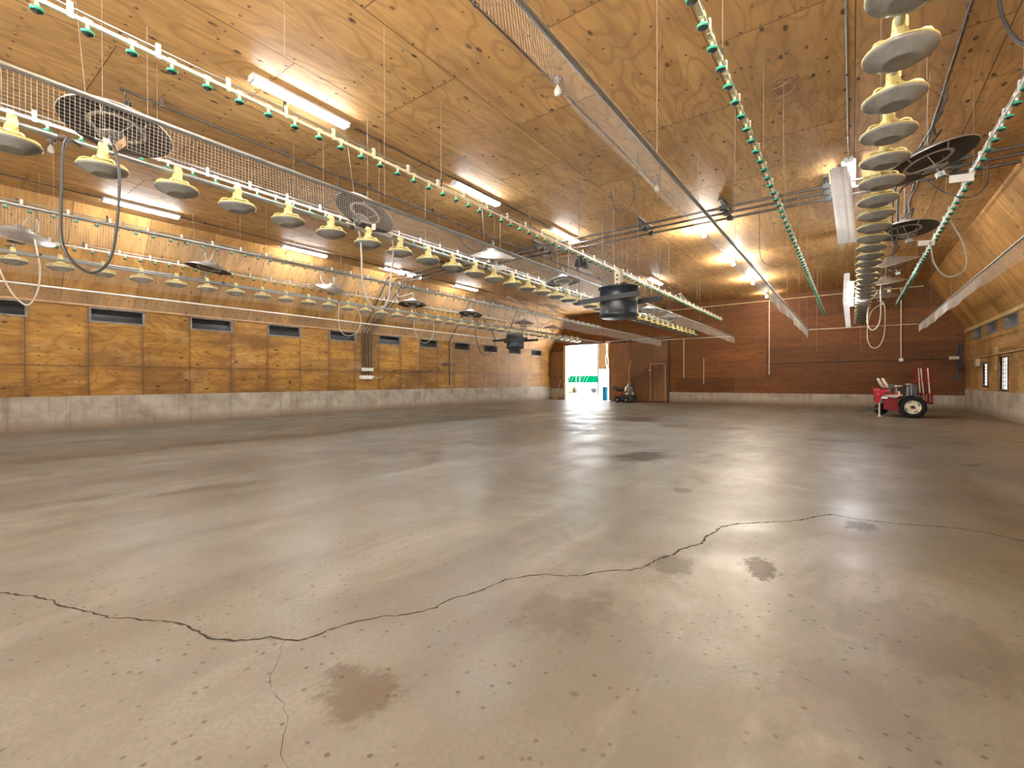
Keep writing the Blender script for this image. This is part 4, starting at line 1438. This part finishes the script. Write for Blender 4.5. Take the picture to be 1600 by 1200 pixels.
q.prism([(-0.26, 0.0), (-0.02, 0.0), (0.02, 0.28), (-0.14, 0.34), (-0.24, 0.26)], 1, -0.02, 0.0)
q.build('blade', 'raw_wood', sh)

# ------------------------------------------------------------------ red two-seat planter
tp_ = thing('planter', 'red two-seat towed planter with cream wheels in the far right corner', 'planter', (0, 0, 0))
WR = 0.285
for yy, nm in ((16.12, 'near'), (17.45, 'far')):
    T = Matrix.Translation((1.29, yy, WR)) @ Matrix.Rotation(PI / 2, 4, 'X')
    q = MB()
    q.lathe([(0.175, -0.075), (0.225, -0.085), (0.268, -0.075), (WR, -0.05), (WR, 0.05), (0.268, 0.075), (0.225, 0.085), (0.175, 0.075), (0.175, -0.075)], 36, T=T)
    for k in range(22):
        a = 2 * PI * k / 22
        for s_ in (-1, 1):
            q.box(-0.016, -0.008, -0.035, 0.016, 0.006, 0.035, T=T @ Matrix.Rotation(a, 4, 'Z') @ Matrix.Translation((0, WR - 0.002, s_ * 0.035)) @ Matrix.Rotation(s_ * 0.6, 4, 'Y'))
    wh = q.build('wheel', 'tyre', tp_)
    q = MB()
    q.lathe([(0.178, 0.07), (0.165, 0.075), (0.155, 0.03), (0.12, 0.02), (0.10, 0.045), (0.06, 0.05), (0.055, 0.03), (0.0, 0.03)][::-1], 30, T=T)
    q.lathe([(0.178, -0.07), (0.165, -0.075), (0.155, -0.03), (0.0, -0.03)], 30, T=T)
    q.build('rim', 'cream_paint', wh)
    q = MB()
    q.lathe([(0.038, 0.03), (0.036, 0.085), (0.0, 0.09)][::-1], 14, T=T)
    for k in range(4):
        a = 2 * PI * k / 4 + 0.5
        q.prism([(-0.012, -0.045), (0.012, -0.045), (0.012, 0.045), (-0.012, 0.045)], 2, 0.03, 0.036, T=T @ Matrix.Rotation(a, 4, 'Z') @ Matrix.Translation((0.138, 0, 0)))
    q.build('hub', 'black', wh)
for yy in (16.12, 17.45):
    q = MB()
    pts = [(1.29 + 0.325 * math.cos(a), 0.285 + 0.325 * math.sin(a)) for a in [PI * (0.93 - 0.66 * i / 12) for i in range(13)]]
    inn = [(1.29 + 0.31 * math.cos(a), 0.285 + 0.31 * math.sin(a)) for a in [PI * (0.93 - 0.66 * i / 12) for i in range(13)]]
    for i in range(12):
        q.prism([pts[i], pts[i + 1], inn[i + 1], inn[i]], 1, yy - 0.11, yy + 0.11)
    q.build('mudguard', 'black_plastic', tp_)
q = MB()
q.tube([(1.29, 16.05, WR), (1.29, 17.5, WR)], 0.035, 10)
q.box(0.72, 16.25, 0.22, 1.06, 17.3, 0.5)
q.prism([(0.70, 0.20), (1.05, 0.16), (1.10, 0.42), (0.95, 0.50), (0.70, 0.52)], 1, 16.2, 16.26)
q.build('gearbox', 'dark_red', tp_)
q = MB()
q.prism([(0.52, 0.38), (0.60, 0.38), (0.66, 0.56), (0.72, 0.62), (0.70, 0.70), (0.58, 0.80), (0.49, 0.80), (0.50, 0.70)], 1, 16.16, 16.22)
q.prism([(0.52, 0.38), (0.60, 0.38), (0.66, 0.56), (0.72, 0.62), (0.70, 0.70), (0.58, 0.80), (0.49, 0.80), (0.50, 0.70)], 1, 17.2, 17.26)
q.box(0.52, 16.2, 0.42, 0.62, 17.25, 0.50)
q.box(0.62, 16.22, 0.66, 0.80, 17.2, 0.74)
q.box(0.70, 16.3, 0.60, 1.12, 17.2, 0.64)
q.box(1.0, 16.5, 0.3, 1.5, 16.6, 0.38)
q.box(1.0, 17.0, 0.3, 1.5, 17.1, 0.38)
fr = q.build('frame', 'red', tp_)
q = MB()
for (x, z) in ((0.52, 0.74), (0.585, 0.74), (0.58, 0.62)):
    q.tube([(x, 16.13, z), (x, 16.165, z)], 0.013, 8)
q.box(0.58, 16.17, 0.50, 0.78, 16.26, 0.55)
q.tube([(0.62, 16.2, 0.52), (0.70, 16.2, 0.64)], 0.014, 8)
q.build('bolt', 'galv', fr)
q = MB()
q.tube([(0.605, 16.0 + 0.19, 0.42), (0.605, 16.19, 0.03)], 0.022, 10)
q.lathe([(0.0, 0.0), (0.05, 0.0), (0.05, 0.02), (0.02, 0.035), (0.0, 0.035)][::-1], 14, T=Matrix.Translation((0.605, 16.19, 0)))
q.build('jack_stand', 'cream_paint', tp_)
q = MB()
q.box(0.16, 16.62, 0.12, 0.62, 16.70, 0.16, T=Matrix.Translation((0.4, 16.66, 0.15)) @ Matrix.Rotation(-0.22, 4, 'Y') @ Matrix.Translation((-0.4, -16.66, -0.13)))
q.build('tow_bar', 'black', tp_)
q = MB()
q.lathe([(0.10, -0.05), (0.16, -0.045), (0.16, 0.045), (0.10, 0.05)], 20, T=Matrix.Translation((0.67, 17.0, 0.17)) @ Matrix.Rotation(PI / 2, 4, 'X'))
q.lathe([(0.0, -0.03), (0.10, -0.03), (0.10, 0.03), (0.0, 0.03)], 20, T=Matrix.Translation((0.67, 17.0, 0.17)) @ Matrix.Rotation(PI / 2, 4, 'X'))
q.build('press_wheel', 'tyre', tp_)


def seat(y, dx=0.0):
    q = MB()
    # bucket seat: swept section, back leaning rearwards (towards -X)
    prof = [(0.655, 1.06), (0.69, 1.05), (0.735, 0.95), (0.785, 0.84), (0.83, 0.79), (0.90, 0.785), (1.0, 0.80), (1.09, 0.815), (1.10, 0.80), (0.99, 0.775), (0.86, 0.755), (0.79, 0.765), (0.745, 0.82), (0.70, 0.92)]
    nw_ = 10
    vs, fs = [], []
    for i in range(nw_ + 1):
        s_ = -1 + 2 * i / nw_
        cup = 0.045 * s_ * s_
        w_ = 0.2
        for (x, z) in prof:
            sh_ = 1 - 0.25 * max(0, (z - 0.95) / 0.11)
            vs.append((x + dx + cup * (0.6 if z > 0.83 else 0.1), y + s_ * w_ * sh_, z + (cup if z < 0.83 else 0)))
    k = len(prof)
    for i in range(nw_):
        for j in range(k):
            j2 = (j + 1) % k
            fs.append((i * k + j, (i + 1) * k + j, (i + 1) * k + j2, i * k + j2))
    fs.append(tuple(range(k)))
    fs.append(tuple(range(nw_ * k, nw_ * k + k))[::-1])
    q.add(vs, fs, 0, True)
    st = q.build('seat', 'cream_paint', tp_)
    q = MB()
    q.tube([(0.84, y, 0.62), (0.84, y, 0.78)], 0.022, 8)
    q.tube([(0.99, y, 0.62), (0.99, y, 0.79)], 0.022, 8)
    q.build('seat_post', 'galv', st)
    q = MB()
    q.box(0.80, y - 0.22, 0.80, 0.93, y - 0.19, 0.90)
    q.box(0.80, y + 0.19, 0.80, 0.93, y + 0.22, 0.90)
    q.build('seat_belt', 'black', st)


seat(16.55)
seat(17.1, -0.085)
q = MB()
q.prism([(1.15, 0.57), (1.38, 0.57), (1.40, 0.60), (1.39, 0.82), (1.36, 0.87), (1.24, 0.88), (1.17, 0.83)], 1, 16.25, 17.3)
tn = q.build('tank', 'black_plastic', tp_)
q = MB()
q.box(1.19, 16.225, 0.57, 1.205, 16.25, 0.83)
q.box(1.26, 16.225, 0.57, 1.275, 16.25, 0.86)
q.box(1.21, 16.4, 0.87, 1.30, 17.1, 0.90)
q.build('strap', 'hose_grey', tn)
q = MB()
q.box(0.72, 16.3, 0.57, 1.1, 16.36, 0.60)
q.tube(smooth_path([(0.74, 16.24, 0.60), (0.80, 16.22, 0.56), (0.95, 16.22, 0.54), (1.02, 16.22, 0.60), (1.02, 16.24, 0.70)]), 0.02, 6)
q.build('foot_rest', 'cream_paint', tp_)
q = MB()
for (xa, xb) in ((1.47, 1.43), (1.54, 1.48), (1.66, 1.62)):
    for yy in (16.45, 17.1):
        q = MB()
        q.tube([(xa, yy, 0.62), (xb, yy, 1.32), ], 0.014, 8)
        q.build('rack_post', 'cream_paint' if yy < 17 else 'dark_red', tp_)
q = MB()
for yy in (16.42, 17.12):
    q.box(1.44, yy, 0.36, 1.72, yy + 0.05, 0.41)
    q.box(1.45, yy, 0.36, 1.49, yy + 0.05, 0.66)
    q.box(1.68, yy, 0.36, 1.72, yy + 0.05, 0.66)
    q.box(1.56, yy, 0.4, 1.59, yy + 0.05, 0.64)
q.box(1.44, 16.42, 0.60, 1.72, 17.17, 0.64)
q.box(1.40, 16.42, 0.38, 1.46, 17.17, 0.46)
q.build('rack_base', 'dark_red', tp_)
q = MB()
for yy in (16.3, 16.6, 16.9, 17.2):
    q.box(1.36, yy - 0.012, 0.955, 1.72, yy + 0.012, 0.975)
for x in (1.38, 1.52, 1.70):
    q.box(x - 0.01, 16.28, 0.945, x + 0.01, 17.25, 0.96)
for yy in (16.3, 17.2):
    for x, dx in ((1.375, -0.02), (1.42, -0.015), (1.50, 0), (1.58, 0.0), (1.66, 0.01), (1.71, 0.02)):
        q.tube([(x, yy, 0.96), (x + dx, yy, 1.34)], 0.008, 5)
for yy in (16.25, 16.75):
    q.tube([(1.72, yy, 0.96), (1.86, yy, 0.985)], 0.008, 5)
q.build('plant_tray_rack', 'dark_red', tp_)

# ------------------------------------------------------------------ small loader by the sliding door
ld = thing('loader', 'small dark walk-behind loader with round engine parked before the sliding door', 'loader', (-8.62, 20.62, 0))
for y in (-0.28, 0.28):
    for x in (-0.23, 0.19):
        q = MB()
        T = Matrix.Translation((x, y, 0.11)) @ Matrix.Rotation(PI / 2, 4, 'X')
        q.lathe([(0.0, -0.06), (0.085, -0.06), (0.115, -0.045), (0.115, 0.045), (0.085, 0.06), (0.06, 0.04), (0.0, 0.04)][::-1], 20, T=T)
        wq_ = q.build('wheel', 'tyre', ld)
        q = MB()
        q.lathe([(0.06, 0.045), (0.05, 0.062), (0.0, 0.064)][::-1], 14, T=T)
        q.build('wheel_hub', 'alu', wq_)
q = MB()
q.box(-0.42, -0.22, 0.13, 0.44, 0.22, 0.30)
q.prism([(0.30, 0.06), (0.50, 0.06), (0.50, 0.34), (0.38, 0.34)], 1, -0.30, 0.30)
q.build('chassis', plain('loader_chassis', (0.05, 0.055, 0.06), 0.5), ld)
q = MB()
q.box(-0.38, -0.2, 0.30, 0.05, 0.2, 0.50)
q.prism([(-0.40, 0.30), (-0.1, 0.30), (0.02, 0.46), (-0.25, 0.46)], 1, -0.26, -0.2)
q.build('body_panel', 'orange', ld)
q = MB()
q.lathe([(0, 0.30), (0.21, 0.30), (0.21, 0.50), (0.22, 0.51), (0.22, 0.55), (0.19, 0.56), (0.19, 0.68), (0.15, 0.73), (0.09, 0.75), (0.085, 0.86), (0.0, 0.87)][::-1], 22, T=Matrix.Translation((0.22, 0, 0)))
en = q.build('engine', 'engine', ld)
q = MB()
q.box(0.12, -0.235, 0.37, 0.27, -0.21, 0.45)
q.tube([(0.42, -0.1, 0.4), (0.47, -0.1, 0.4)], 0.06, 10)
q.build('engine_cover', 'white', en)
q = MB()
q.tube(smooth_path([(-0.2, -0.18, 0.5), (-0.32, -0.18, 0.62), (-0.48, -0.18, 0.70), (-0.60, -0.18, 0.66), (-0.62, -0.18, 0.56)]), 0.02, 8)
q.tube(smooth_path([(-0.2, 0.18, 0.5), (-0.32, 0.18, 0.62), (-0.48, 0.18, 0.70), (-0.60, 0.18, 0.66), (-0.62, 0.18, 0.56)]), 0.02, 8)
q.tube([(-0.48, -0.2, 0.70), (-0.48, 0.2, 0.70)], 0.018, 8)
q.tube([(-0.35, 0, 0.5), (-0.42, 0.0, 0.76)], 0.015, 6)
q.box(-0.36, -0.12, 0.5, -0.12, 0.12, 0.62)
q.build('handlebar', 'black', ld)
q = MB()
q.tube(smooth_path([(0.12, 0, 0.84), (0.22, 0, 0.98), (0.30, 0, 0.84)]), 0.012, 6)
q.tube(smooth_path([(0.22, 0, 0.98), (0.21, 0, 1.4), (0.24, 0.02, 1.75), (0.31, 0.02, 1.98)]), 0.012, 6)
q.build('lifting_sling', 'rope', ld)
